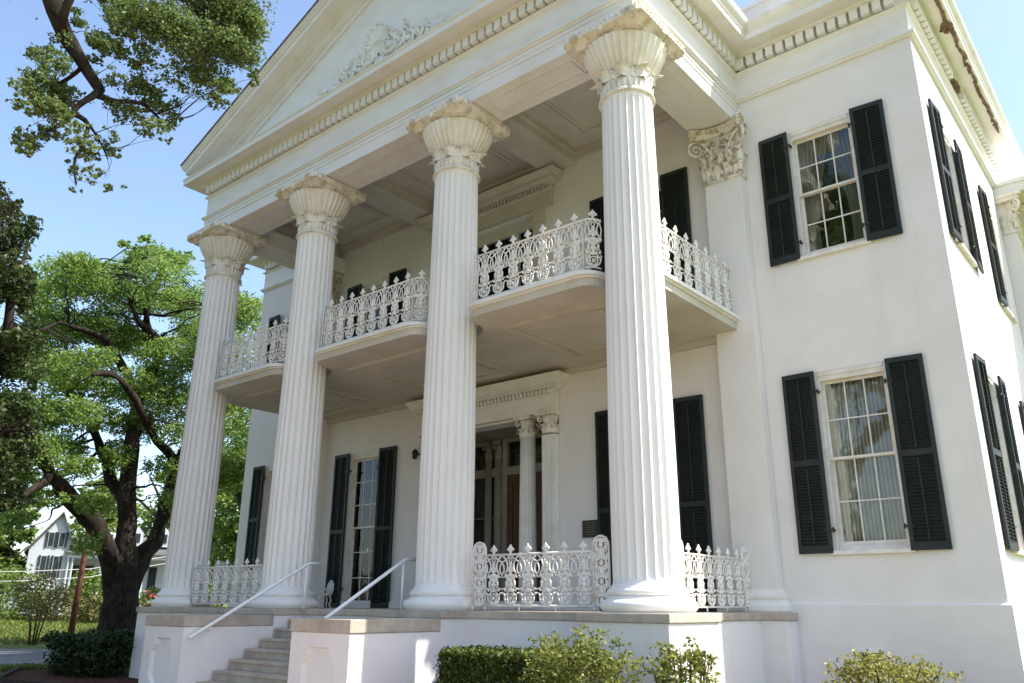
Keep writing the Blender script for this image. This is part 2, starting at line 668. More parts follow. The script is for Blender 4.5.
for o in (wing_lo, wing_up, fr_lo, fr_up):
    front_open += [o, mirror(o)]
DOOR = (mx(-9.98), -9.98, ZF, 3.86)
DOORU = (mx(-10.3), -10.3, ZB + .02, 8.75)
front_open += [DOOR, DOORU]
side_wins = [14.5, 18.45]        # near jamb positions on the east wall
side_open = []
for y in side_wins:
    side_open += [(y, y + 1.14, .86, 3.80), (y, y + 1.14, 5.93, 8.46)]

m = MB()
wall_cells(m, XL, XR, .06, 10.45, front_open, lambda a, z, d: (a, YW + d, z), .4)
part(m, 'front_wall', STUCCO)
m = MB()
wall_cells(m, YW, YBACK, .06, 10.45, side_open, lambda a, z, d: (XR - d, a, z), .4)
part(m, 'east_wall', STUCCO)
m = MB()
m.box(XL, XL + .4, YW + .4, YBACK, .06, 10.45)
part(m, 'west_wall', STUCCO)
m = MB()
m.box(XL + .4, XR - .4, YBACK - .4, YBACK, .06, 10.45)
part(m, 'rear_wall', STUCCO)
# basement course, standing 5 cm proud of the walls
m = MB()
m.prism([(XL - .05, YW - .05), (XR + .05, YW - .05), (XR + .05, YBACK + .05), (XL - .05, YBACK + .05)], GZ - .3, .045)
m.sweep([(XL, YBACK), (XL, YW), (XR, YW), (XR, YBACK)], [(-.02, .03), (.05, .045), (.03, .075), (-.02, .085)])
part(m, 'basement_course', STUCCO)
# inner floors and rooms
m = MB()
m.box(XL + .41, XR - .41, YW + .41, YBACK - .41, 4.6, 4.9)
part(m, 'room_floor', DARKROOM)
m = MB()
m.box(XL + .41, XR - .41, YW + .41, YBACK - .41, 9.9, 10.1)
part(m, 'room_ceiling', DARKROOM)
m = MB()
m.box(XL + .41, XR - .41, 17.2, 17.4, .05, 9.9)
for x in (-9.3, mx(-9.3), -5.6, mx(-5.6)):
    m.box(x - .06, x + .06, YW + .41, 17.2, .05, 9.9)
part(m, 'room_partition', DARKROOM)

# --- foundation podium with piers under the columns
PF, PR = 9.30, 9.74              # pier front, recessed bay front
PXR, PXS = -5.23, -5.69          # right pier side, recessed side
pier = .70
poly = []
pts = [(mx(PXR), YW), (mx(PXR), 13.04), (mx(PXS), 13.04), (mx(PXS), 10.72), (mx(PXR), 10.72), (mx(PXR), PF)]
pts += [(mx(-6.63), PF), (mx(-6.63), PR), (mx(-9.15), PR), (mx(-9.15), PF), (-13.47, PF), (-13.47, 9.93),
        (-10.50, 9.93), (-10.50, PF), (-9.15, PF), (-9.15, PR), (-6.63, PR), (-6.63, PF), (PXR, PF), (PXR, 10.72), (PXS, 10.72), (PXS, 13.04), (PXR, 13.04), (PXR, YW)]


def inset_path(p, d):
    """offset an axis-aligned open path inwards (left-hand side) by d."""
    out = []
    n = len(p)
    for i in range(n):
        ns = []
        if i > 0:
            v = (Vector(p[i]) - Vector(p[i - 1])).normalized()
            ns.append(Vector((-v.y, v.x)))
        if i < n - 1:
            v = (Vector(p[i + 1]) - Vector(p[i])).normalized()
            ns.append(Vector((-v.y, v.x)))
        o = ns[0] if len(ns) == 1 else ns[0] + ns[1]
        out.append((p[i][0] + o.x * d, p[i][1] + o.y * d))
    return out


m = MB()
m.prism(inset_path(pts, .03), GZ - .3, ZF - .115)
podium = part(m, 'podium', STUCCO, bevel=.012)
m = MB()
m.prism(pts, ZF - .115, ZF)
part(m, 'porch_floor', STONE, bevel=.012)

# --- front steps between two pedestals
stairs = empty('staircase', L(XM, 8.6, GZ), parent=mansion)
for i in range(9):
    y0 = 9.93 - .29 * (i + 1)
    zt = ZF - .178 - .165 * i
    if zt < GZ:
        break
    m = MB()
    m.box(-13.44, -10.53, y0 - .03, y0 + .35, zt - .045, zt)
    m.box(-13.44, -10.53, y0, y0 + .32, max(GZ - .05, zt - .165), zt - .045)
    m.build('step', STONE, stairs, (-XM, -8.6, -GZ), bevel=.008)
for x0, x1 in ((mx(-9.15), -13.47), (-10.50, -9.15)):
    ped = empty('stair_pedestal', L((x0 + x1) / 2, 8.4, GZ), parent=mansion)
    lc = (-(x0 + x1) / 2, -8.4, -GZ)
    m = MB()
    yf = 7.57
    # body with a recessed shaped panel in its front
    m.box(x0 + .02, x1 - .02, yf + .06, PF + .028, GZ - .2, -.385)
    w = x1 - x0
    px0, px1, pz0, pz1, e = x0 + w * .24, x1 - w * .24, -1.42, -.57, .12
    panel = [(px0 + e, pz0), (px1 - e, pz0), (px1 - e, pz0 + .1), (px1, pz0 + .1 + e), (px1, pz1 - .1 - e), (px1 - e, pz1 - .1), (px1 - e, pz1), (px0 + e, pz1), (px0 + e, pz1 - .1), (px0, pz1 - .1 - e), (px0, pz0 + .1 + e), (px0 + e, pz0 + .1)]
    outer = [(x0 + .02, GZ - .2), (x1 - .02, GZ - .2), (x1 - .02, -.385), (x0 + .02, -.385)]
    fv = [(x, yf, z) for x, z in outer] + [(x, yf, z) for x, z in panel]
    m.add(fv, [(0, 1, 6, 5, 4, 15), (1, 2, 9, 8, 7, 6), (2, 3, 12, 11, 10, 9), (3, 0, 15, 14, 13, 12)])
    inner = [((x - (px0 + px1) / 2) * .88 + (px0 + px1) / 2, (z - (pz0 + pz1) / 2) * .93 + (pz0 + pz1) / 2) for x, z in panel]
    b = [(x, yf, z) for x, z in panel] + [(x, yf + .055, z) for x, z in inner]
    m.add(b, [(i, 12 + i, 12 + (i + 1) % 12, (i + 1) % 12) for i in range(12)] + [tuple(range(12, 24))])
    oc = [(x, yf, z) for x, z in outer] + [(x, yf + .06, z) for x, z in outer]
    m.add(oc, [(i, (i + 1) % 4, 4 + (i + 1) % 4, 4 + i) for i in range(4)])
    m.build('pedestal_body', STUCCO, ped, lc)
    m = MB()
    m.box(x0, x1, yf - .02, PF - .004, -.381, -.20)
    m.build('pedestal_cap', STONE, ped, lc, bevel=.012)

# pipe handrails
for x, s, ya, za in ((-13.34, 1, 7.6, -.555), (-10.64, -1, 7.7, -.56)):
    m = MB()
    m.tube([(x, ya, za), (x, 9.86, .715), (x, 9.92, .742), (x, 10.14, .745)], .030, 8)
    hr = part(m, 'handrail', RAILW)
    m = MB()
    m.tube([(x, 9.86, .71), (x, 9.86, ZF - .01)], .024, 8)
    part(m, 'post', RAILW, hr)
    m = MB()
    m.tube([(x, 7.97, -.36), (x, 7.97, -.44), (x - s * .10, 7.97, -.45)], .014, 6)
    part(m, 'bracket', RAILW, hr)

# --- columns
def flute(nfl, depth, frac=.86):
    def f(j, n, r, z):
        per = n / nfl
        t = ((j % per + .5) / per) * 2 - 1
        t /= frac
        return 0 if abs(t) >= 1 else -depth * math.sqrt(1 - t * t)
    return f


def make_column():
    root = empty('column', (0, 0, 0), parent=mansion)
    z0 = 0.0
    # attic base (z measured from the porch floor)
    m = MB()
    prof = [(.60, 0), (.655, .005)]
    for i in range(9):
        a = -PI / 2 + PI * i / 8
        prof.append((.590 + .068 * math.cos(a), .09 + .075 * math.sin(a)))
    prof += [(.575, .172), (.548, .195), (.535, .215)]
    for i in range(9):
        a = -PI / 2 + PI * i / 8
        prof.append((.515 + .042 * math.cos(a), .262 + .046 * math.sin(a)))
    prof += [(.51, .312), (.505, .335), (.478, .36), (.470, .40)]
    m.lathe(prof, 72)
    m.build('base', SHAFT, root)
    m = MB()
    h0, h1 = .37, 7.93
    prof = []
    zs = [0, .004, .012, .02, .035, .1, .2, .3, .4, .5, .6, .7, .8, .9, .968, .982, .99, .996, 1]
    for t in zs:
        r = .470 + .012 * math.sin(PI * min(1, t * 1.6)) * (1 - t) - .055 * t ** 1.5
        prof.append((r, h0 + (h1 - h0) * t))
    fl = flute(24, .042, .90)

    def mod(j, n, r, z):
        e = min(1, max(0, (z - h0 - .03) / .14), max(0, (h1 - .03 - z) / .14))
        return fl(j, n, r, z) * math.sqrt(e) if e > 0 else 0
    m.lathe(prof, 24 * 12, mod=mod)
    m.build('shaft', SHAFT, root)
    # capital
    m = MB()
    m.lathe([(.40, 7.90), (.425, 7.93), (.445, 7.95), (.452, 7.975), (.445, 8.0), (.425, 8.02), (.41, 8.03), (.41, 8.08), (.42, 8.2), (.42, 8.42), (.40, 8.46)], 64)
    for k in range(28):                                     # upright reeds of the lower collar
        a = 2 * PI * k / 28
        o = Vector((math.cos(a), math.sin(a), 0))
        m.leafplate(o * .41 + Vector((0, 0, 8.03)), (0, 0, 1), o, (-o.y, o.x, 0), .082, .17, .30, 1, 6)
    for k in range(56):
        a = 2 * PI * (k + .5) / 56
        m.blob((.45 * math.cos(a), .45 * math.sin(a), 7.95), (.016, .016, .018), 5, 4)
    for k in range(8):                                      # acanthus leaves that curl out
        a = 2 * PI * (k + .5) / 8
        o = Vector((math.cos(a), math.sin(a), 0))
        m.leafplate(o * .405 + Vector((0, 0, 8.20)), (0, 0, 1), o, (-o.y, o.x, 0), .29, .29, .8, 3, 10, .6)
        o = Vector((math.cos(a + PI / 8), math.sin(a + PI / 8), 0))
        m.leafplate(o * .40 + Vector((0, 0, 8.19)), (0, 0, 1), o, (-o.y, o.x, 0), .16, .20, .5, 3, 8, .5)
        m.blob(o * .445 + Vector((0, 0, 8.33)), (.035, .035, .03), 6, 4)
    cap = m.build('capital', CAPITAL, root)
    m = MB()
    fl2 = flute(34, .024, .86)
    prof = []
    for i in range(12):
        t = i / 11
        prof.append((.405 + .285 * (.58 * math.sin(t * PI / 2) ** 1.2 + .42 * t * t), 8.34 + .51 * (.55 * t + .45 * (1 - math.cos(t * PI / 2)))))
    prof += [(.69, 8.86), (.70, 8.875), (.69, 8.90), (.62, 8.912)]

    def mod2(j, n, r, z):
        return fl2(j, n, r, z) * (1 if z < 8.84 else .8)
    m.lathe(prof, 40 * 8, mod=mod2)
    m.build('bell', CAPBELL, root)
    # abacus with chamfered corners and foliate sides
    m = MB()

    def octa(h, c):
        return [(-h + c, -h), (h - c, -h), (h, -h + c), (h, h - c), (h - c, h), (-h + c, h), (-h, h - c), (-h, -h + c)]
    lv = [(.60, .05, 8.905), (.62, .05, 8.93), (.70, .07, 8.985), (.755, .08, 9.0), (.765, .08, 9.01), (.765, .08, 9.125), (.72, .08, 9.134)]
    vs = []
    for h, c, z in lv:
        vs += [(x, y, z) for x, y in octa(h, c)]
    fs = [tuple(reversed(range(8))), tuple(range(len(vs) - 8, len(vs)))]
    for i in range(len(lv) - 1):
        for j in range(8):
            fs.append((i * 8 + j, i * 8 + (j + 1) % 8, i * 8 + 8 + (j + 1) % 8, i * 8 + 8 + j))
    m.add(vs, fs)
    for q in range(4):
        ro = Matrix.Rotation(q * PI / 2, 3, 'Z')
        for k in range(13):
            t = (k - 6) / 6
            big = 1.5 if k == 6 else 1.0
            c = ro @ Vector((t * .60, -.764, 9.03))
            out = ro @ Vector((0, -1, 0))
            side = ro @ Vector((1, 0, 0))
            m.leafplate(c + Vector((0, 0, .085)) - out * .02, (0, 0, -1), out, side, .095 * big, .14 * big, .22, 2, 6)
            m.blob(c + out * .002 + side * .045 + Vector((0, 0, .045)), (.026, .022, .026), 5, 4)
    m.build('abacus', CAPABA, root)
    return root


col0 = make_column()
for i, x in enumerate(CX):
    c = col0 if i == 0 else copy_tree(col0, mansion)
    c.location = L(x, CY, ZF)
    c.rotation_euler = (0, 0, 0)

# --- pilasters behind the outer columns
def corinthian(m, w, d, z0, h):
    """capital of a flat pilaster: w wide, d deep, front face at y = 0 (towards -y)."""
    m.box(-w / 2, w / 2, 0.003, d, z0, z0 + h * .86)
    m.tube([(-w / 2 - .03, -.01, z0 + .02), (w / 2 + .03, -.01, z0 + .02)], .03, 8)
    for sx in (-1, 1):
        m.tube([(sx * (w / 2 + .01), -.02, z0 + .02), (sx * (w / 2 + .01), d, z0 + .02)], .03, 8)
    hh = h * .36
    n = 4
    for k in range(n):
        x = (-.5 + (k + .5) / n) * w
        m.leafplate((x, 0, z0 + .04), (0, 0, 1), (0, -1, 0), (1, 0, 0), w / n * 1.02, hh, .75, 4, 10, .6)
    for k in range(n + 1):
        x = (-.5 + k / n) * w
        m.leafplate((x, -.0, z0 + .10), (0, 0, 1), (0, -1, 0), (1, 0, 0), w / n * .95, hh * 1.7, .8, 4, 10, .6)
    for sx in (-1, 1):
        for q in (.3, .75):
            m.leafplate((sx * w / 2, d * q, z0 + .04), (0, 0, 1), (sx, 0, 0), (0, 1, 0), d * .5, hh * (1 if q < .5 else 1.6), .75, 4, 10, .6)
    zt = z0 + h * .66
    for sx in (-1, 1):                                      # corner and inner volutes
        dg = Vector((sx * .72, -.69, 0)).normalized()
        c = Vector((sx * w / 2, 0, zt)) + dg * .07
        c = c + dg * .05
        m.spiral(c, dg, (0, 0, 1), h * .155, 1.7, .034, 30, PI * .5, -1)
        pts = [Vector((sx * w * .18, -.03, z0 + h * .42)), Vector((sx * w * .30, -.06, z0 + h * .60)), Vector((sx * w * .42, -.05, z0 + h * .74)), c + Vector((0, 0, h * .155))]
        m.tube(pts, [.024, .03, .036, .034], 6)
        m.spiral((sx * w * .13, -.05, zt + .0), (sx, 0, 0), (0, 0, 1), h * .10, 1.5, .022, 22, 0, 1)
        m.tube([(sx * w * .16, -.03, z0 + h * .40), (sx * w * .22, -.05, z0 + h * .55), (sx * w * .22, -.05, zt + .02)], .02, 6)
        m.leafplate((sx * w * .36, -.02, z0 + h * .48), (0, 0, 1), (sx * .3, -1, 0), (1, 0, 0), w * .16, h * .2, .8, 3, 8)
    za = z0 + h * .82
    k = .17
    p = [(-w / 2 - k, -k), (-w / 2 - k + .08, -k - .03)]
    p += [(x, -.03 - .09 * (2 * x / w) ** 2) for x in [w * (-.42 + .84 * i / 8) for i in range(9)]]
    p += [(w / 2 + k - .08, -k - .03), (w / 2 + k, -k), (w / 2 + k * .6, d), (-w / 2 - k * .6, d)]
    m.prism(p, za, za + h * .10)
    q = [(x * 1.06, y * 1.25 if y < 0 else y) for x, y in p]
    m.prism(q, za + h * .10, za + h * .18)
    for j in range(5):
        a = PI * j / 4
        m.blob((math.cos(a) * .05, -.09, za + h * .08 + math.sin(a) * .05), (.035, .03, .035), 6, 4)
    m.blob((0, -.11, za + h * .09), (.03, .03, .03), 6, 4)


YP = 13.24
PW = .74


def make_pilaster():
    root = empty('pilaster', (0, 0, 0), parent=mansion)
    m = MB()
    m.box(-PW / 2, PW / 2, 0, YW - YP - .003, .28, 7.94)
    m.build('pilaster_shaft', STUCCO, root, bevel=.006)
    m = MB()
    path = [(-PW / 2, YW - YP - .003), (-PW / 2, 0), (PW / 2, 0), (PW / 2, YW - YP - .003)]
    prof = [(-.05, 0), (.10, 0), (.12, .03), (.12, .11), (.09, .15), (.075, .17), (.06, .2), (.075, .215), (.075, .26), (.05, .29), (.02, .33), (0.004, .37), (-.05, .37)]
    m.sweep(path, prof)
    m.build('base', TRIM, root)
    m = MB()
    corinthian(m, PW, YW - YP - .003, 7.90, 1.20)
    m.build('capital', CAPDARK, root)
    return root


PILX = -5.81
pil = make_pilaster()
pil.location = L(PILX, YP, ZF)
p2 = copy_tree(pil, mansion)
p2.location = L(mx(PILX), YP, ZF)

# --- entablature
XA0, XA1, YA = mx(-5.49), -5.49, 9.555
ZA = 9.05
m = MB()
path = [(XA0, YW - .003), (XA0, YA), (XA1, YA), (XA1, YW - .003)]
prof = [(-.88, ZA), (0, ZA), (0, ZA + .27), (.016, ZA + .273), (.016, ZA + .36), (.03, ZA + .363), (.03, 9.50), (-.88, 9.50)]
m.sweep(path, prof)
arch = part(m, 'architrave', ENTAB)
def frame_xy(m, x0, x1, y0, y1, z, w=.05, h=.022):
    m.box(x0, x1, y0, y0 + w, z - h, z)
    m.box(x0, x1, y1 - w, y1, z - h, z)
    m.box(x0, x0 + w, y0 + w, y1 - w, z - h, z)
    m.box(x1 - w, x1, y0 + w, y1 - w, z - h, z)


for i in range(3):
    m = MB()
    frame_xy(m, CX[i] + .95, CX[i + 1] - .95, YA + .22, YA + .66, ZA - .002)
    part(m, 'soffit_panel', ENTAB, arch)
for x in (XA1 - .66, XA0 + .22):
    m = MB()
    frame_xy(m, x, x + .44, 11.0, 12.6, ZA - .002)
    part(m, 'soffit_panel', ENTAB, arch)

full = [(XL, YBACK), (XL, YW), (XA0, YW), (XA0, YA), (XA1, YA), (XA1, YW), (XR, YW), (XR, YBACK)]
m = MB()
prof = [(-.5, 9.502), (.05, 9.502), (.06, 9.53), (.095, 9.545), (.095, 9.585), (.06, 9.60), (.035, 9.635), (.012, 9.65), (.012, 10.10),
        (.03, 10.12), (.06, 10.14), (.085, 10.165), (.02, 10.17), (.02, 10.425), (.13, 10.43), (.17, 10.465), (.18, 10.485), (.50, 10.50), (.50, 10.625), (.515, 10.63), (.53, 10.66), (-.5, 10.66)]
m.sweep(full, prof)
ent = part(m, 'cornice', ENTAB)
gp = [(.5, 10.664), (.535, 10.70), (.59, 10.76), (.61, 10.80), (.61, 10.835), (.58, 10.84), (-.2, 10.84)]
for pth in ([(XA1, YA + .55), (XA1, YW), (XR, YW), (XR, YBACK)], [(XL, YBACK), (XL, YW), (XA0, YW), (XA0, YA + .55)]):
    m = MB()
    m.sweep(pth, gp)
    part(m, 'gutter_moulding', TRIM, ent)


def dentils(path, skip_ends=.16, pitch=.2, w=.142, o0=.015, o1=.175, z0=10.2, z1=10.4, miss=()):
    m = MB()
    for i in range(len(path) - 1):
        a, b = Vector(path[i]), Vector(path[i + 1])
        d = (b - a)
        ln = d.length
        d.normalize()
        nrm = Vector((d.y, -d.x))
        n = int((ln - .1) / pitch)
        st = (ln - (n - 1) * pitch) / 2
        for k in range(n):
            if (i, k) in miss:
                continue
            c = a + d * (st + k * pitch)
            p = [c - d * w / 2 + nrm * o0, c + d * w / 2 + nrm * o0, c + d * w / 2 + nrm * o1, c - d * w / 2 + nrm * o1]
            j = random.uniform(-.004, .004)
            vs = [(q.x, q.y, z0 + j) for q in p] + [(q.x, q.y, z1) for q in p]
            m.add(vs, [(0, 1, 2, 3), (7, 6, 5, 4), (0, 4, 5, 1), (1, 5, 6, 2), (2, 6, 7, 3), (3, 7, 4, 0)])
    return m


for i in range(len(full) - 2):
    part(dentils(full[i:i + 2]), 'dentil_course', ENTAB, ent)
for y0, y1 in ((YW, 16.5), (17.1, YBACK)):
    part(dentils([(XR, y0), (XR, y1)]), 'dentil_course', ENTAB, ent)
# damage under the east eave: bare brown boards where the soffit paint is gone
m = MB()
y = 13.6
while y < 19.5:
    ln = random.uniform(.12, .3)
    wd = random.uniform(.03, .06)
    x = XR + .42 + random.uniform(-.02, .02)
    m.obox((x, y + ln / 2, 10.483), (wd, ln + .06, .05), (random.uniform(-.15, .15), random.uniform(-.2, .2), random.uniform(-.15, .15)))
    y += ln
for k in range(5):
    m.obox((XR + .37 + random.uniform(-.05, .05), 14.9 + random.uniform(-.3, .3), 10.478), (.09, .16, .05), (random.uniform(-.3, .3), random.uniform(-.3, .3), random.uniform(-1, 1)))
part(m, 'damaged_soffit', BRICK, ent)
m = MB()
for k in range(6):
    m.obox((XR + .12, 16.55 + k * .1, 10.3 + random.uniform(-.06, .08)), (.06, .09, .16), (random.uniform(-.2, .2), random.uniform(-.2, .2), random.uniform(-.3, .3)))
part(m, 'damaged_soffit', BRICK, ent)

# --- pediment and portico roof
SL = .415
XT0, XT1 = XA0 - .62, XA1 + .62         # rake tips
ZT = 11.12                               # top of rake at the tips
ap_x, ap_z = XM, ZT + SL * (XM - XT0)


def rake_strip(m, o0, o1, y0, y1, x_in=0.0):
    """strip between heights o0..o1 below the roof line, mitred at the apex."""
    for sgn in (-1, 1):
        xt = XT0 + x_in if sgn < 0 else XT1 - x_in
        zt = ZT + SL * x_in
        p = [(xt, zt - o1), (ap_x, ap_z - o1), (ap_x, ap_z - o0), (xt, zt - o0)]
        if sgn > 0:
            p = [p[1], p[0], p[3], p[2]]
        m.prism_y(p, y0, y1)


m = MB()
tp = [(XA0 + .1, 10.55), (XA1 - .1, 10.55), (ap_x, ap_z - .65)]
tz = lambda x: ap_z - .3 - SL * abs(x - ap_x)
m.prism_y([(XA0 - .3, 10.6), (XA1 + .3, 10.6), (XA1 + .3, tz(XA1 + .3)), (ap_x, ap_z - .3), (XA0 - .3, tz(XA0 - .3))], 9.60, 9.75)
ped = part(m, 'pediment', ENTAB)
m = MB()
rake_strip(m, .02, .075, 8.985, 9.62)
rake_strip(m, .075, .13, 9.005, 9.62, .02)
rake_strip(m, .13, .19, 9.03, 9.62, .05)
rake_strip(m, .19, .205, 9.06, 9.62, .07)
rake_strip(m, .205, .33, 9.075, 9.62, .11)
rake_strip(m, .33, .36, 9.36, 9.62, .35)
rake_strip(m, .36, .42, 9.39, 9.62, .40)
rake_strip(m, .42, .60, 9.47, 9.62, .75)
rake_strip(m, .60, .64, 9.50, 9.62, 1.0)
rake_strip(m, .64, .78, 9.55, 9.62, 1.1)
part(m, 'raking_cornice', ENTAB, ped)
m = MB()                                 # dark rotted drip edge of the roof
rake_strip(m, 0, .022, 8.95, 9.0)
part(m, 'roof_edge', mat('weathered_roof_edge', (.22, .19, .17), .8, (.09, .06, .045), 4, .3, 20, .2), ped)
m = MB()                                 # relief ornament in the tympanum
oc = Vector((XM + .1, 9.60, 11.25))


def relief_leaf(x, z, ang, w, h):
    up = Vector((math.sin(ang), 0, math.cos(ang)))
    side = Vector((math.cos(ang), 0, -math.sin(ang)))
    m.leafplate((oc.x + x, 9.605, oc.z + z), up, (0, -1, 0), side, w, h, .6, 3, 8, .8)


for k in range(9):
    a = (k - 4) / 4 * 1.45
    relief_leaf(math.sin(a) * .05, .50 + math.cos(a) * .03, a, .26, .62 - abs(a) * .12)
    relief_leaf(math.sin(a) * .03, .25 + math.cos(a) * .03, a * .8, .20, .36)
for sx in (-1, 1):
    for k in range(6):
        t = k / 5
        x = sx * (.32 + t * 1.55)
        r = .26 * (1 - t * .62)
        z = .32 * (1 - t) + .02 + (.07 if k % 2 else -.03)
        m.spiral((oc.x + x, 9.56, oc.z + z), (sx, 0, 0), (0, 0, 1), r, 1.5, .05 * (1 - .4 * t), 22, -PI / 2 if k % 2 else PI / 2, 1 if k % 2 else -1)
        for q in range(6):
            relief_leaf(x + sx * random.uniform(-.12, .18), z + random.uniform(-.16, .2) * (1 - .5 * t), sx * random.uniform(-.4, 2.2), .16 * (1 - .4 * t), .30 * (1 - .45 * t))
        m.blob((oc.x + x, 9.55, oc.z + z), (.06, .06, .06), 6, 4)
    for q in range(10):
        relief_leaf(sx * random.uniform(.15, .7), random.uniform(.0, .55), sx * random.uniform(.2, 1.6), .18, .34)
m.box(oc.x - 2.0, oc.x + 2.0, 9.57, 9.603, oc.z - .45, oc.z - .06)
part(m, 'tympanum_ornament', TRIM, ped)
m = MB()
zr = lambda x: ap_z - .03 - SL * abs(x - ap_x)
m.prism_y([(XT0 + .1, zr(XT0 + .1) - .12), (ap_x, ap_z - .15), (XT1 - .1, zr(XT1 - .1) - .12), (XT1 - .1, zr(XT1 - .1)), (ap_x, ap_z - .03), (XT0 + .1, zr(XT0 + .1))], 9.63, 18.0)
part(m, 'portico_roof', ROOFM)
# parapet and low main roof
for x0, x1 in ((XL + .2, XA0 - .1), (XA1 + .1, XR - .2)):
    m = MB()
    m.box(x0, x1, YW + .05, YW + .3, 10.6, 11.62)
    m.box(x0 - .05, x1 + .05, YW, YW + .35, 11.62, 11.72)
    xs = XL + .2 if x0 < -15 else XR - .45
    m.box(xs, xs + .25, YW + .31, YBACK - .3, 10.6, 11.62)
    part(m, 'parapet', STUCCO)
m = MB()
m.add([(XL + .45, YW + .3, 11.0), (XR - .45, YW + .3, 11.0), (XR - .45, YBACK - .3, 11.0), (XL + .45, YBACK - .3, 11.0), (XM - 4, 20, 12.6), (XM + 4, 20, 12.6)],
      [(0, 1, 5, 4), (1, 2, 5), (2, 3, 4, 5), (3, 0, 4)])
m.box(XL + .45, XR - .45, YW + .32, YBACK - .32, 10.5, 11.0)
part(m, 'main_roof', ROOFM)

# --- portico ceiling with beams and panel mouldings
m = MB()
m.box(XA0 + .85, XA1 - .85, YA + .85, YW - .002, 9.92, 10.45)
m.box(XA0 + .05, XA1 - .05, YA + .05, YW + .2, 10.46, 10.60)
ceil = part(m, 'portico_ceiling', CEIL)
for x in (CX[1], CX[2]):
    m = MB()
    m.box(x - .42, x + .42, YA + .882, YW - .004, 9.62, 9.918)
    m.box(x - .50, x + .50, YA + .884, YW - .006, 9.80, 9.916)
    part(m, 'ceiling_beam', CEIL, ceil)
edges = [XA0 + .88, CX[1] - .42, CX[1] + .42, CX[2] - .42, CX[2] + .42, XA1 - .88]
for i in (0, 2, 4):
    m = MB()
    frame_xy(m, edges[i] + .55, edges[i + 1] - .55, YA + 1.35, YW - .55, 9.918, .07, .03)
    frame_xy(m, edges[i] + .68, edges[i + 1] - .68, YA + 1.48, YW - .68, 9.919, .03, .02)
    m.box(edges[i] + .003, edges[i + 1] - .003, YA + .884, YA + .96, 9.78, 9.917)
    m.box(edges[i] + .003, edges[i + 1] - .003, YW - .09, YW - .006, 9.72, 9.917)
    m.box(edges[i] + .003, edges[i + 1] - .003, YW - .15, YW - .0905, 9.82, 9.917)
    part(m, 'panel_moulding', CEIL, ceil)

# --- balcony between the storeys: scalloped round each column
def balcony_outline(o):
    """slab outline: straight front, drawn in to a neat round notch about every column, with soft corners."""
    yf = 9.72 - o
    xr, xl = -5.765 + o, mx(-5.765) - o
    rn = .575 - o * .6
    spread = .93

    def bez(p, c, e, n=6):
        return [((1 - t) ** 2 * p[0] + 2 * t * (1 - t) * c[0] + t * t * e[0], (1 - t) ** 2 * p[1] + 2 * t * (1 - t) * c[1] + t * t * e[1]) for t in [i / n for i in range(n + 1)]]
    out = [(xl, YW - .004)]
    for i, x in enumerate(CX):
        dx = .165 + o
        a0 = PI if i else math.acos(max(-.99, -dx / rn))
        a1 = 0.0 if i < 3 else math.acos(min(.99, dx / rn))
        if i:
            out += bez((x - spread, yf), (x - rn - .06, yf), (x - rn, CY))
        n = 12
        out += [(x + rn * math.cos(a0 + (a1 - a0) * k / n), CY + rn * math.sin(a0 + (a1 - a0) * k / n)) for k in range(1 if i else 0, n if i < 3 else n + 1)]
        if i < 3:
            out += bez((x + rn, CY), (x + rn + .06, yf), (x + spread, yf))
    out.append((xr, YW - .004))
    return out


m = MB()
m.prism(balcony_outline(0), 4.77, 4.925)
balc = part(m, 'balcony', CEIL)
m = MB()
m.prism(balcony_outline(.035), 4.905, 4.935)
m.prism(balcony_outline(.085), 4.936, 5.0)
part(m, 'balcony_lip', TRIM, balc)
for i in range(3):
    m = MB()
    frame_xy(m, CX[i] + .85, CX[i + 1] - .85, 10.45, 12.85, 4.768, .10, .05)
    frame_xy(m, CX[i] + 1.1, CX[i + 1] - 1.1, 10.75, 12.55, 4.769, .05, .035)
    part(m, 'soffit_moulding', CEIL, balc)
m = MB()
m.box(mx(-6.18), -6.18, YW - .10, YW - .006, 4.66, 4.769)
part(m, 'wall_moulding', CEIL, balc)

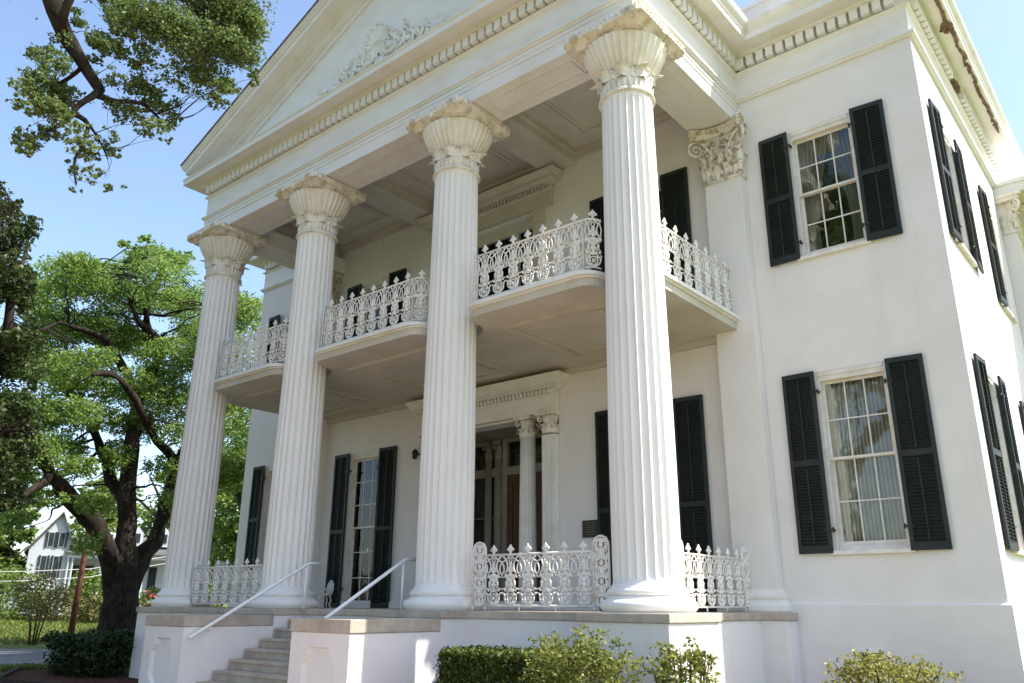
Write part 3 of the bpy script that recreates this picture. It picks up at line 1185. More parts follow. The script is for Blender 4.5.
# --- cast iron railings
def rail_unit(m, O, ds, H, p, dn):
    """one baluster of lacy ironwork; O bottom-rail point on its axis, ds along the rail, dn across."""
    O, ds, dn = Vector(O), Vector(ds), Vector(dn)
    rot = Matrix((ds, dn, Vector((0, 0, 1)))).transposed()
    k = H / .745
    q = p / 2

    def P(s, h):
        return O + ds * s + Vector((0, 0, h * k))

    def bar(pts, r=.011, n=5):
        m.tube([P(*a) for a in pts], r * 1.25, n)

    def ring(s, h, rs, rh, r=.010, a0=0, a1=2 * PI, n=14):
        pts = [P(s + rs * math.cos(a0 + (a1 - a0) * i / n), h + rh * math.sin(a0 + (a1 - a0) * i / n)) for i in range(n + 1)]
        m.tube(pts, r * 1.25, 5, cap=False)

    def blob(s, h, rs, rh, rn=.016, n=7, kk=5):
        m.blob(P(s, h), (rs * 1.12, rn * 1.2, rh * k * 1.08), n, kk, rot)
    # finial
    blob(0, .768, .017, .026)
    blob(0, .788, .029, .012)
    blob(0, .828, .044, .042, .020, 6, 4)
    for sx in (-1, 1):
        blob(sx * .047, .822, .026, .022, .016, 6, 4)
        blob(sx * .023, .850, .019, .022, .015, 6, 4)
    blob(0, .872, .017, .028, .016, 6, 4)
    # head: crossing chevrons under the rail, a small ring and a leaf on the axis
    for sx in (-1, 1):
        bar([(0, .745), (sx * .05, .70), (sx * .12, .655), (sx * q, .635)], .010)
        bar([(sx * q, .745), (sx * .12, .70), (sx * .075, .645), (sx * .058, .58), (sx * .07, .51), (sx * .115, .455)], .011)
        bar([(sx * q, .635), (sx * .135, .58), (sx * .125, .51), (sx * q, .445)], .009)
    ring(0, .665, .030, .034, .009, 0, 2 * PI, 8)
    blob(0, .60, .034, .036, .020)
    blob(0, .555, .046, .022, .018)
    blob(0, .50, .026, .045, .018)
    for sx in (-1, 1):
        blob(sx * .04, .525, .018, .036, .016)
    # middle band of leaves
    blob(0, .440, .070, .026, .018)
    for sx in (-1, 1):
        blob(sx * .085, .430, .034, .026, .016)
        blob(sx * q, .425, .022, .022, .014)
        blob(sx * .055, .395, .030, .022, .016)
        bar([(sx * .035, .40), (sx * .088, .345), (sx * .085, .285), (sx * .045, .235)], .010)
        blob(sx * .078, .33, .020, .034, .016)
    bar([(-q, .415), (q, .415)], .008)
    blob(0, .36, .046, .040, .020)
    blob(0, .295, .060, .030, .020)
    for sx in (-1, 1):
        bar([(sx * .10, .255), (sx * q, .235)], .008)
        blob(sx * .10, .225, .024, .020, .014)
    blob(0, .25, .030, .026, .016)
    blob(0, .215, .072, .022, .018)
    # foot: round basket with a rosette, linked to its neighbours
    ring(0, .115, .112, .095, .012, PI * .95, PI * 2.05, 12)
    ring(0, .105, .066, .064, .010, 0, 2 * PI, 10)
    blob(0, .105, .034, .034)
    for sx in (-1, 1):
        bar([(sx * .112, .125), (sx * .125, .17), (sx * (q - .01), .185)], .010)
        bar([(sx * .04, .20), (sx * .085, .165), (sx * .10, .13)], .009)
        blob(sx * .072, .16, .022, .020)
        blob(sx * .045, .045, .018, .022)


def end_post(m, O, ds, dn, H, w=.26):
    O, ds, dn = Vector(O), Vector(ds), Vector(dn)
    rot = Matrix((ds, dn, Vector((0, 0, 1)))).transposed()
    hw = w / 2

    def P(s, h):
        return O + ds * s + Vector((0, 0, h))
    top = [P(hw * math.cos(PI * i / 10), H - hw + hw * math.sin(PI * i / 10)) for i in range(11)]
    m.tube([P(hw, 0)] + top + [P(-hw, 0)], .018, 5)
    m.tube([P(-hw, .02), P(hw, .02)], .014, 5)
    m.tube([P(hw, 0), P(hw, -.075)], .014, 5)
    m.tube([P(-hw, 0), P(-hw, -.075)], .014, 5)
    h = .08
    kk = 0
    while h < H - .1:
        r = .085 if kk % 2 == 0 else .062
        if h + r > H - .03:
            break
        pts = [P(r * .9 * math.cos(a), h + r * math.sin(a)) for a in [2 * PI * i / 12 for i in range(13)]]
        m.tube(pts, .014, 5, cap=False)
        m.blob(P(0, h), (.044, .018, .046), 6, 4, rot)
        m.tube([P(-.09, h + .03), P(0, h + .0625), P(.09, h + .095)], .012, 5)
        m.tube([P(.09, h + .03), P(0, h + .0625), P(-.09, h + .095)], .012, 5)
        for sx in (-1, 1):
            m.blob(P(sx * .088, h + .07), (.026, .016, .042), 6, 4, rot)
            m.blob(P(sx * .095, h - .01), (.016, .014, .03), 6, 4, rot)
        h += .125
        kk += 1
    m.blob(P(0, H - .07), (.05, .018, .035), 6, 4, rot)


def railing(a, b, zb, H, n, posts=(False, False), bend=(0, 0), fin=None, name='railing'):
    """straight railing panel from a to b (x, y) with n balusters; bend curves the last stretch towards the wall."""
    a, b = Vector((a[0], a[1], 0)), Vector((b[0], b[1], 0))
    d = (b - a)
    ln = d.length
    d.normalize()
    nrm = Vector((-d.y, d.x, 0))
    m = MB()
    w = .26
    s0 = w if posts[0] else 0
    s1 = ln - (w if posts[1] else 0)
    p = (s1 - s0) / n
    up = Vector((0, 0, zb))
    for k in range(n):
        rail_unit(m, a + d * (s0 + p * (k + .5)) + up, d, H, p, nrm)
    for h, r in ((0, .015), (H, .019)):
        m.tube([a + d * s0 + up + Vector((0, 0, h)), a + d * s1 + up + Vector((0, 0, h))], r, 6)
    if posts[0]:
        end_post(m, a + d * w / 2 + up, d, nrm, H * 1.275, w)
    else:
        m.tube([a + up, a + up + Vector((0, 0, H))], .012, 5)
    if posts[1]:
        end_post(m, b - d * w / 2 + up, d, nrm, H * 1.275, w)
    else:
        m.tube([b + up, b + up + Vector((0, 0, H))], .012, 5)
    k = 0
    nf = max(2, int(ln / .9) + 1)
    for k in range(nf + 1):
        q = a + d * (s0 + (s1 - s0) * k / nf) + up
        m.tube([q, q - Vector((0, 0, .075))], .012, 5)
    for e, (q, sg) in enumerate(((a, -1), (b, 1))):
        if bend[e]:
            for h, r in ((0, .015), (H, .019), (H * .545, .008), (H * .38, .007)):
                pts = []
                for i in range(6):
                    t = i / 5 * PI / 2
                    pts.append(q + d * sg * .2 * math.sin(t) + nrm * .2 * (1 - math.cos(t)) + up + Vector((0, 0, h)))
                m.tube(pts, r, 6)
            c = q + d * sg * .15 + nrm * .075 + up
            dd = (d * sg + nrm).normalized()
            rail_unit(m, c, dd, H, .24, Vector((-dd.y, dd.x, 0)))
    return part(m, name, IRON)


HP = .745
RY = 9.84
railing((-9.0, RY), (-6.44, RY), ZF + .08, HP, 6, (True, True))
railing((mx(-6.56), RY), (mx(-9.15), RY), ZF + .08, HP, 7)
railing((-5.9, 10.72), (-5.9, 13.22), ZF + .08, HP, 6, (True, True))
railing((mx(-5.9), 13.22), (mx(-5.9), 10.72), ZF + .08, HP, 6, (True, True))
HB = .84
BY = 9.78
railing((-8.98, BY), (-6.72, BY), ZB + .08, HB, 7, bend=(1, 1))
railing((mx(-6.72), BY), (mx(-8.98), BY), ZB + .08, HB, 7, bend=(1, 1))
railing((mx(-10.64) + .02, BY), (-10.64, BY), ZB + .08, HB, 8, bend=(1, 1))
railing((-5.82, 10.66), (-5.82, 13.22), ZB + .08, HB, 7)
railing((mx(-5.82), 13.22), (mx(-5.82), 10.66), ZB + .08, HB, 7)

# --- windows
def make_window(w, h, cols, rows, mid=True, deep=.12, sillp=True):
    """double-hung window in local coordinates: x across, y into the wall, z up from the opening's bottom."""
    root = empty('window', (0, 0, 0), parent=mansion)
    m = MB()
    t = .055
    m.box(.003, t, .015, deep + .12, .003, h - .003)
    m.box(w - t, w - .003, .015, deep + .12, .003, h - .003)
    m.box(t, w - t, .015, deep + .12, h - .16, h - .003)
    m.box(t, w - t, .05, deep + .13, .003, .06)
    m.box(t, w - t, -.004, .03, h - .075, h - .004)
    m.build('frame', SASH, root, bevel=.004)
    if sillp:
        m = MB()
        m.box(-.06, w + .06, -.075, .13, -.07, -.002)
        m.build('sill', SASH, root, bevel=.008)
    zmid = h * .5
    for a0, a1, yo in ((zmid - .02, h - .16, deep - .01), (.06, zmid + .02, deep + .045)):
        m = MB()
        s = .045
        x0, x1 = t, w - t
        m.box(x0, x0 + s, yo, yo + .04, a0, a1)
        m.box(x1 - s, x1, yo, yo + .04, a0, a1)
        m.box(x0 + s, x1 - s, yo, yo + .04, a1 - .045, a1)
        m.box(x0 + s, x1 - s, yo, yo + .04, a0, a0 + (.045 if a0 > .1 else .085))
        for c in range(1, cols):
            x = x0 + s + (x1 - x0 - 2 * s) * c / cols
            m.box(x - .011, x + .011, yo + .005, yo + .035, a0 + .04, a1 - .04)
        for r_ in range(1, rows):
            z = a0 + (a1 - a0) * r_ / rows
            m.box(x0 + s, x1 - s, yo + .006, yo + .034, z - .011, z + .011)
        sash = m.build('sash', SASH, root)
        g = MB()
        g.box(x0 + s - .01, x1 - s + .01, yo + .017, yo + .022, a0 + .03, a1 - .03)
        g.build('pane', GLASS, sash)
    return root


def make_shutter(w, h, slats=True):
    """louvred shutter; local x from the hinge (0) to w, y = 0 back face, front at -y."""
    m = MB()
    th = .042
    st = .062
    m.box(0, st, -th, 0, 0, h)
    m.box(w - st, w, -th, 0, 0, h)
    zs = [0, .12, h * .47, h * .47 + .10, h - .085, h]
    m.box(st, w - st, -th + .001, -.001, zs[0], zs[1])
    m.box(st, w - st, -th + .001, -.001, zs[2], zs[3])
    m.box(st, w - st, -th + .001, -.001, zs[4], zs[5])
    for a0, a1 in ((zs[1], zs[2]), (zs[3], zs[4])):
        m.box(w / 2 - .011, w / 2 + .011, -th - .008, -th + .006, a0 + .02, a1 - .04)
        n = int((a1 - a0) / .052)
        for k in range(n):
            z = a0 + (a1 - a0) * (k + .5) / n
            m.obox((w / 2, -th / 2, z), (w - 2 * st - .002, .05, .008), (R(38), 0, 0))
        m.box(st, w - st, -.006, -.002, a0, a1)
    o = m.build('shutter', SHUT, mansion)
    for z in (h * .12, h * .88):
        g = MB()
        g.box(-.05, .09, -th - .01, -th - .001, z - .018, z + .018)
        g.tube([(-.04, -.02, z - .04), (-.04, -.02, z + .04)], .014, 6)
        g.box(-.055, -.03, -.02, .05, z - .012, z + .012)
        g.build('hinge', DARKIRON, o)
    return o


win_cache, shut_cache = {}, {}


def window_set(P, rotz, o, cols, rows, tilt=(4, 6), sillp=True, sw=None, skip=()):
    """P(a, z, d): wall coordinates to eye frame. o = (a0, a1, z0, z1)."""
    w, h = o[1] - o[0], o[3] - o[2]
    key = (round(w, 3), round(h, 3), cols, rows, sillp)
    if key not in win_cache:
        win_cache[key] = make_window(w, h, cols, rows, sillp=sillp)
        r = win_cache[key]
    else:
        r = copy_tree(win_cache[key], mansion)
    r.location = L(*P(o[0], o[2], 0))
    r.rotation_euler = (0, 0, rotz)
    sw = sw or w / 2 * .97
    sh = h + .05
    k2 = (round(sw, 3), round(sh, 3))
    for side in (0, 1):
        if side in skip:
            continue
        if k2 not in shut_cache:
            shut_cache[k2] = make_shutter(sw, sh)
            s = shut_cache[k2]
        else:
            s = copy_tree(shut_cache[k2], mansion)
        # hinge on the jamb; right shutter extends +a, the left one is the same leaf turned half round
        if side == 1:
            s.location = L(*P(o[1] + .005, o[2] - .04, -.045 - .012))
            s.scale = (1, 1, 1)
            s.rotation_euler = (0, 0, rotz + R(tilt[1] * .6))
        else:
            s.location = L(*P(o[0] - .005, o[2] - .04, -.045 - .012))
            s.scale = (-1, 1, 1)
            s.rotation_euler = (0, 0, rotz - R(tilt[0] * .6))
    return r


PF_ = lambda a, z, d: (a, YW + d, z)
for o in (wing_lo, wing_up):
    window_set(PF_, 0, o, 3, 2, (4, 7))
    window_set(PF_, 0, mirror(o), 3, 2)
for o in (fr_lo, fr_up):
    window_set(PF_, 0, o, 3, 3, (4, 4), False, .60)
    window_set(PF_, 0, mirror(o), 3, 3, (4, 4), False, .60)
PE_ = lambda a, z, d: (XR - d, a, z)
for k, o in enumerate(side_open):
    window_set(PE_, R(90), o, 3, 2, (5, 2), skip=(1,) if k > 1 else ())

# --- curtains (hang free inside the rooms)
def curtain(name, label, x0, x1, z0, z1, y, material, gather=0.0, folds=9, group=None):
    n = folds * 6
    m = MB()
    vs, fs = [], []
    rows = 10
    for j in range(rows + 1):
        t = j / rows
        z = z1 + (z0 - z1) * t
        xe = x1 - (x1 - x0) * gather * math.sin(min(1, t * 1.25) * PI * .5) ** 1.5 if gather >= 0 else x1
        xs = x0 - (x1 - x0) * gather * math.sin(min(1, t * 1.25) * PI * .5) ** 1.5 if gather < 0 else x0
        for i in range(n + 1):
            s = i / n
            vs.append((xs + (xe - xs) * s - (x0 + x1) / 2, .045 * math.sin(s * folds * 2 * PI + .4 * math.sin(5 * t)) + .012 * math.sin(17 * s), z - z0))
    for j in range(rows):
        for i in range(n):
            a = j * (n + 1) + i
            fs.append((a, a + 1, a + n + 2, a + n + 1))
    m.add(vs, fs, True)
    o = m.build(name, material, None, ((x0 + x1) / 2, y, z0))
    so = o.modifiers.new('thickness', 'SOLIDIFY')
    so.thickness = .006
    tag(o, label, 'curtain', group)
    return o


YC = YW + .30
curtain('curtain', 'pale striped curtain filling the left of the lower front window right of the pilaster', WING[0] + .02, WING[0] + .50, .9, 3.74, YC, CURT, .1, 7)
curtain('curtain', 'brownish curtain drawn across the right of the lower front window', WING[0] + .46, WING[1] - .02, .9, 3.74, YC - .03, CURTW, 0, 10)
curtain('curtain', 'grey curtain tied back on the left of the upper front window', WING[0] + .02, WING[0] + .62, 5.98, 8.42, YC, CURTG, .55, 7)
curtain('curtain', 'grey curtain tied back on the right of the upper front window', WING[0] + .55, WING[1] - .02, 5.98, 8.42, YC + .05, CURTG, -.5, 7)
curtain('curtain', 'pale curtain behind the tall porch window left of the third column', mx(FR[1]) + .03, mx(FR[0]) - .03, ZF + .08, 3.68, YC, CURTG, 0, 12)
curtain('curtain', 'pale curtain behind the tall porch window half hidden by the nearest column', FR[0] + .03, FR[1] - .03, ZF + .08, 3.68, YC, CURT, 0, 12)

# --- entrance: columned screen, deep vestibule, door
def door_column(root, x, z0, z1, y, name='entrance_column', pil=False, sc=1.0, mt=None):
    m = MB()
    if pil:
        m.box(x - .17, x + .17, y, YW + .05, z0 + .16, z1 - .48)
        for k in range(3):
            m.box(x - .105 + k * .105 - .028, x - .105 + k * .105 + .028, y - .012, y + .002, z0 + .3, z1 - .62)
        m.box(x - .20, x + .20, y - .03, YW + .05, z0, z0 + .16)
    else:
        m.lathe([(.235 * sc, z0), (.24 * sc, z0 + .05), (.21 * sc, z0 + .09), (.225 * sc, z0 + .13), (.19 * sc, z0 + .17)], 24, (x, y + .2))
        m.lathe([(.188 * sc, z0 + .16), (.185 * sc, z0 + 1.2), (.165 * sc, z1 - .46)], 96, (x, y + .2), mod=flute(16, .016 * sc, .8))
    c = part(m, name, mt or TRIM, root)
    g = MB()
    hh = .46
    zc = z1 - .46
    cy = y + (.2 if not pil else .08)
    r0 = .15
    for row, (hgt_, nn, oo) in enumerate(((.17, 8, 0), (.28, 8, .5))):
        for k in range(nn):
            a = 2 * PI * (k + oo) / nn
            o = Vector((math.cos(a), math.sin(a), 0))
            if pil and o.y > .5:
                continue
            g.leafplate(Vector((x, cy, zc)) + o * r0 * sc, (0, 0, 1), o, (-o.y, o.x, 0), .12 * sc, hgt_, .8, 3, 8)
    g.lathe([(.15 * sc, zc), (.15 * sc, zc + .25), (.19 * sc, zc + .37)], 20, (x, cy))
    for sx in (-1, 1):
        for sy in (-1, 1):
            if pil and sy > 0:
                continue
            dg = Vector((sx, sy, 0)).normalized()
            g.spiral(Vector((x, cy, zc + .30)) + dg * .22 * sc, dg, (0, 0, 1), .065, 1.4, .02, 16, PI / 2, -1)
    h = .235 * sc
    g.prism([(x - h, cy - h), (x, cy - h + .05), (x + h, cy - h), (x + h - .05, cy), (x + h, cy + h if not pil else YW + .04), (x - h, cy + h if not pil else YW + .04), (x - h + .05, cy)], zc + .38, zc + hh)
    part(g, 'entrance_capital', mt or CAPITAL, root)
    return c


ent_root = empty('entrance_screen', (-ROOT.x, -ROOT.y, -ROOT.z), parent=mansion)
for x in (-10.155, mx(-10.155)):
    door_column(ent_root, x, ZF, 3.90, YW - .14, 'entrance_pilaster', True)
for x in (-10.845, mx(-10.845)):
    door_column(ent_root, x, ZF, 3.90, YW - .16)


def door_cornice(zb, zt, x0, x1, nm, mats):
    m = MB()
    y = YW - .14
    m.box(x0, x1, y, YW - .003, zb, zb + (zt - zb) * .44)
    m.box(x0 + .02, x1 - .02, y + .001, YW + .40, zb + .001, zb + .12)
    base = zb + (zt - zb) * .44
    H = zt - base
    prof = [(-.05, base), (.02, base), (.05, base + H * .08), (.05, base + H * .11), (.006, base + H * .115), (.006, base + H * .36), (.10, base + H * .40), (.13, base + H * .46), (.21, base + H * .50), (.21, base + H * .68), (.24, base + H * .72), (.29, base + H * .92), (.30, zt), (-.05, zt)]
    m.sweep([(x0, YW - .003), (x0, y), (x1, y), (x1, YW - .003)], prof)
    d = dentils([(x0, YW - .003), (x0, y), (x1, y), (x1, YW - .003)], pitch=.105, w=.058, o0=.003, o1=.10, z0=base + H * .12, z1=base + H * .34)
    m.add(d.v, d.f)
    part(m, nm, mats, ent_root)


door_cornice(3.90, 4.66, mx(-9.955), -9.955, 'door_entablature', TRIM)
door_cornice(8.80, 9.56, mx(-10.05), -10.05, 'upper_door_entablature', CEIL)
# vestibule
VEST = mat('vestibule_shade_tone', (.34, .31, .255), .6, (.27, .245, .20), 2.5, .05, 30)  # trim colour darkened: shade of the deep recess put into the colour
VY = 15.0
m = MB()
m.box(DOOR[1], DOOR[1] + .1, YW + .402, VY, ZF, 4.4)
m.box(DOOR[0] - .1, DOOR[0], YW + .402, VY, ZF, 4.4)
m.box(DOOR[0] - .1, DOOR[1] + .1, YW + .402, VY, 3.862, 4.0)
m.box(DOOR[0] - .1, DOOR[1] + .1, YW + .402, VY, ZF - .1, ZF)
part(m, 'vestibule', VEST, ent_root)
m = MB()
# inner door case: frame posts, transom bar, head
xd0, xd1 = XM - .62, XM + .62
for x in (DOOR[0], xd0 - .14, xd1, DOOR[1] - .16):
    m.box(x + .003, x + .14, VY - .10, VY + .02, ZF, 3.86)
m.box(DOOR[0] + .14, DOOR[1] - .16, VY - .09, VY + .01, 2.98, 3.18)
m.box(DOOR[0] + .14, DOOR[1] - .16, VY - .09, VY + .01, 3.78, 3.858)
for x in (XM - 1.05, XM + 1.05):
    m.box(x - .012, x + .012, VY - .05, VY - .02, ZF + .8, 3.78)
for z in (1.3, 2.0):
    for a0, a1 in ((DOOR[0] + .14, xd0 - .14), (xd1 + .14, DOOR[1] - .16)):
        m.box(a0, a1, VY - .05, VY - .022, z - .012, z + .012)
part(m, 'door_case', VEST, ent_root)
for x in (XM - .86, XM + .86, XM - 1.20, XM + 1.20):
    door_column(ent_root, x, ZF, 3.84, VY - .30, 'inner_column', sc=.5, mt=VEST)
g = MB()
g.box(DOOR[0] + .14, DOOR[1] - .16, VY - .03, VY - .022, 3.18, 3.78)
part(g, 'transom_pane', GLASS, ent_root)
for a0, a1 in ((DOOR[0] + .14, xd0 - .14), (xd1 + .14, DOOR[1] - .16)):
    g = MB()
    g.box(a0, a1, VY - .03, VY - .022, ZF + .8, 2.98)
    part(g, 'sidelight_pane', GLASS, ent_root)
for a0, a1 in ((DOOR[0] + .14, xd0 - .14), (xd1 + .14, DOOR[1] - .16)):
    m = MB()
    m.box(a0, a1, VY - .05, VY - .02, ZF, ZF + .8)
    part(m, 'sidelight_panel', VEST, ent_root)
m = MB()
m.box(xd0, xd1, VY - .05, VY, ZF + .01, 2.98)
for x0, x1 in ((xd0 + .1, XM - .06), (XM + .06, xd1 - .1)):
    for z0, z1 in ((.15, 1.0), (1.15, 2.82)):
        frm = [(x0, x1, z0, z0 + .06), (x0, x1, z1 - .06, z1), (x0, x0 + .06, z0 + .06, z1 - .06), (x1 - .06, x1, z0 + .06, z1 - .06)]
        for f in frm:
            m.box(f[0], f[1], VY - .075, VY - .051, f[2], f[3])
m.box(XM - .012, XM + .012, VY - .07, VY - .052, ZF + .02, 2.97)
door = part(m, 'front_door', DOORWOOD)
m = MB()
m.blob((XM + .1, VY - .10, 1.0), (.035, .035, .035))
m.tube([(XM + .1, VY - .05, 1.0), (XM + .1, VY - .10, 1.0)], .012, 6)
part(m, 'door_knob', mat('brass', (.5, .36, .12), .3), door)
# upper door inside its opening
m = MB()
x0, x1, z0, z1 = DOORU
for a in (x0 + .003, x1 - .16, XM - .75, XM + .61):
    m.box(a, a + .14, YW + .16, YW + .30, z0, z1)
m.box(x0 + .14, x1 - .14, YW + .17, YW + .29, 7.75, 7.95)
m.box(x0 + .14, x1 - .14, YW + .15, YW + .31, z1 - .25, z1 - .003)
for x in (x0 + .55, XM, x1 - .55):
    m.box(x - .02, x + .02, YW + .20, YW + .25, z0, 7.75)
for x in (x0 - .003, x1 - .297):
    m.box(x, x + .30, YW - .10, YW - .003, ZB, 8.799)
    m.box(x - .03, x + .33, YW - .13, YW - .003, 8.45, 8.60)
part(m, 'upper_door_case', CEIL, ent_root)
g = MB()
g.box(x0 + .14, x1 - .14, YW + .222, YW + .228, z0, z1 - .25)
part(g, 'upper_door_pane', GLASS, ent_root)

# --- side gallery pilaster at the back of the east wall, with its beam
m = MB()
m.box(XR + .003, XR + .30, 20.55, 21.25, GZ, 8.35)
sp = part(m, 'side_gallery_pilaster', STUCCO)
m = MB()
corinthian(m, .7, .30, 0, .95)
cp = m.build('side_gallery_capital', CAPITAL, sp)
cp.location = (XR + .30, 20.90, 8.30)
cp.rotation_euler = (0, 0, R(90))
m = MB()
m.box(XR + .003, 2.2, 20.48, 21.30, 9.28, 9.50)
m.box(XR + .003, 2.25, 20.44, 21.34, 9.504, 9.60)
m.box(XR + .003, 2.2, 21.31, 27, 9.30, 9.62)
part(m, 'side_gallery_beam', ENTAB)
m = MB()
m.lathe([(.42, GZ), (.42, GZ + .3), (.34, GZ + .35), (.30, 8.3), (.42, 8.9), (.5, 9.27)], 32, (1.7, 20.9))
part(m, 'side_gallery_column', SHAFT)
# basement vent near the right shrub
m = MB()
m.box(-4.36, -3.98, YW - .075, YW - .052, -.64, -.59)
vt = part(m, 'basement_vent', TRIM)
m = MB()
m.box(-4.32, -4.02, YW - .062, YW - .053, -.92, -.642)
part(m, 'vent_grille', mat('iron_grille', (.14, .12, .105), .8, (.08, .06, .05), 12), vt)

# downspout by the corner pilaster
# ------------------------------------------------------------------ small things on the porch
m = MB()
m.box(-.20, .20, -.03, 0, -.165, .165)
pl = m.build('wall_plaque', PLAQ, None, (-9.21, YW - .004, 1.44), bevel=.004)
tag(pl, 'dark bronze plaque on the porch wall beside a tall shutter', 'plaque')
m = MB()
for k in range(6):
    ln = random.uniform(.18, .30)
    m.box(-ln / 2, ln / 2, -.034, -.031, .115 - k * .046, .127 - k * .046)
m.build('engraved_line', LETTER, pl)
m = MB()
m.lathe([(.02, -.12), (.06, -.09), (.07, .06), (.02, .12)], 12, (0, -.12))
m.tube([(0, 0, .0), (0, -.06, .1), (0, -.12, .12)], .015, 6)
m.lathe([(.07, -.01), (.07, .01)], 12, (0, -.012))
lp = m.build('wall_lamp', DARKIRON, None, (-14.2, YW - .004, 3.44))
tag(lp, 'small black lamp on the porch wall beside the entrance', 'lamp')


def garden_chair(x, y, rz):
    root = empty('garden_chair', (x, y, ZF), rz)
    tag(root, 'small white lacy iron chair on the porch in front of a tall window', 'chair')
    k = .66
    m = MB()
    m.lathe([(.0, .42 * k), (.24 * k, .42 * k), (.26 * k, .44 * k), (.24 * k, .46 * k), (0, .465 * k)], 20)
    m.build('seat', IRON, root)
    for sx in (-1, 1):
        for sy in (-1, 1):
            m = MB()
            m.tube([(sx * .17 * k, sy * .17 * k, .43 * k), (sx * .22 * k, sy * .22 * k, .25 * k), (sx * .17 * k, sy * .18 * k, .1 * k), (sx * .23 * k, sy * .23 * k, 0)], .016, 6)
            m.build('leg', IRON, root)
    m = MB()
    w = .27 * k
    arc = [(-w * 1.0, .20 * k, .44 * k), (-w * 1.25, .23 * k, .62 * k), (-w * 1.05, .25 * k, .80 * k), (-w * .5, .26 * k, .90 * k), (0, .26 * k, .93 * k)]
    arc += [(-p[0], p[1], p[2]) for p in reversed(arc[:-1])]
    m.tube(arc, .018, 6)
    for a in range(7):
        x_ = (a - 3) / 3 * w * .85
        m.tube([(x_ * .8, .20 * k, .45 * k), (x_ * 1.1, .23 * k, .64 * k), (x_ * .7, .26 * k, (.90 - .1 * abs(a - 3) / 3) * k)], .010, 5)
    for a in range(5):
        for b in range(3):
            cx = (a - 2) / 2 * w * .75
            cz = (.56 + b * .11) * k
            pts = [(cx + .045 * k * math.cos(t), .238 * k + b * .008, cz + .045 * k * math.sin(t)) for t in [2 * PI * i / 10 for i in range(11)]]
            m.tube(pts, .009, 5, cap=False)
    m.build('backrest', IRON, root)
    m = MB()
    for sx in (-1, 1):
        m.tube([(sx * w * 1.2, .22 * k, .64 * k), (sx * w * 1.25, .0, .64 * k), (sx * w * 1.15, -.16 * k, .60 * k), (sx * w * .9, -.17 * k, .45 * k)], .014, 6)
    m.build('armrest', IRON, root)
    return root


garden_chair(-16.2, 12.5, R(-20))

# ------------------------------------------------------------------ plants by the house
def shrub(name, label, cat, c, r, n, size, material, stems=9, sub=10, subr=.22, group=None, blossoms=0, shell=.75, twigs=True):
    root = empty(name, (c[0], c[1], GZ))
    tag(root, label, cat, group)
    A = [clumped((0, 0, c[2] - GZ - r[2] * .15), np.array(r) * .78, int(n * .45), sub, subr, shell)]
    nb = 11
    for k in range(nb):
        a = 2 * PI * k / nb + random.uniform(-.3, .3)
        e = random.uniform(.35, .8)
        o = (math.cos(a) * r[0] * e, math.sin(a) * r[1] * e, c[2] - GZ + r[2] * (random.uniform(.1, .72) * (1 - .35 * e)))
        A.append(clumped(o, np.array(r) * np.array((.34, .34, .42)) * random.uniform(.7, 1.15), int(n * .55 / nb), sub, subr, .5))
    P = np.concatenate(A)
    P = P[P[:, 2] > .03]
    quads_mesh('foliage', leaf_quads(P, size), material, root)
    m = MB()
    for k in range(stems):
        a = random.uniform(0, 2 * PI)
        e = random.uniform(.3, .85)
        tip = Vector((math.cos(a) * r[0] * e, math.sin(a) * r[1] * e, c[2] - GZ + r[2] * random.uniform(-.1, .75)))
        b = Vector((math.cos(a) * .08, math.sin(a) * .08, 0))
        mid = (b + tip) / 2 + Vector((0, 0, .12 * r[2]))
        m.tube([b, mid, tip], [.022, .014, .006], 5)
    m.build('stem', BARKG, root)
    if blossoms:
        P = ellipsoid_points((0, 0, c[2] - GZ), np.array(r) * 1.02, blossoms, 1.0)
        P = P[P[:, 2] > (c[2] - GZ)]
        quads_mesh('blossom', leaf_quads(P, size * 1.6), PETAL, root)
    return root


# clipped hedge
hx0, hx1, hy0, hy1, hz = -8.05, -6.2, 8.15, 8.95, -.57
root = empty('hedge', ((hx0 + hx1) / 2, (hy0 + hy1) / 2, GZ))
tag(root, 'clipped box hedge against the porch podium', 'hedge')
n = 30000
hw, hd, hh = (hx1 - hx0) / 2, (hy1 - hy0) / 2, hz - GZ
P = rng.uniform(-1, 1, (n, 3))
f = rng.choice([0, 1, 2, 3, 4], n, p=[.10, .10, .36, .24, .20])
for ax, sg, idx in ((0, 1, 0), (0, -1, 1), (1, -1, 2), (2, 1, 3)):
    q = f == idx
    P[q, ax] = sg * np.minimum(1.05, rng.normal(.93, .06, q.sum()))
P = P * np.array([hw, hd, hh / 2]) + np.array([0, 0, hh / 2])
P += rng.normal(size=P.shape) * .018
quads_mesh('foliage', leaf_quads(P, .048, .3), LEAF_HEDGE, root)
m = MB()
for k in range(14):
    x, y = random.uniform(-hw * .8, hw * .8), random.uniform(-hd * .6, hd * .6)
    m.tube([(x, y, 0), (x + random.uniform(-.1, .1), y, hh * .5), (x + random.uniform(-.2, .2), y, hh * .88)], [.02, .015, .008], 5)
m.build('stem', BARKG, root)
shrub('azalea_shrub', 'rounded green azalea shrub standing right of the clipped hedge', 'shrub', (-5.72, 8.05, -.86), (.76, .55, .60), 6500, .048, LEAF_AZ)
shrub('azalea_shrub', 'loose open shrub in front of the sunlit podium pier', 'shrub', (-4.66, 8.55, -.72), (.42, .40, .40), 1500, .055, LEAF_AZ, 16, 6, .24)
shrub('pale_shrub', 'yellow green shrub below the lower window at the right', 'shrub', (-3.53, 11.8, -.95), (.92, .6, .46), 3600, .052, LEAF_YEL, 22, 6, .2)
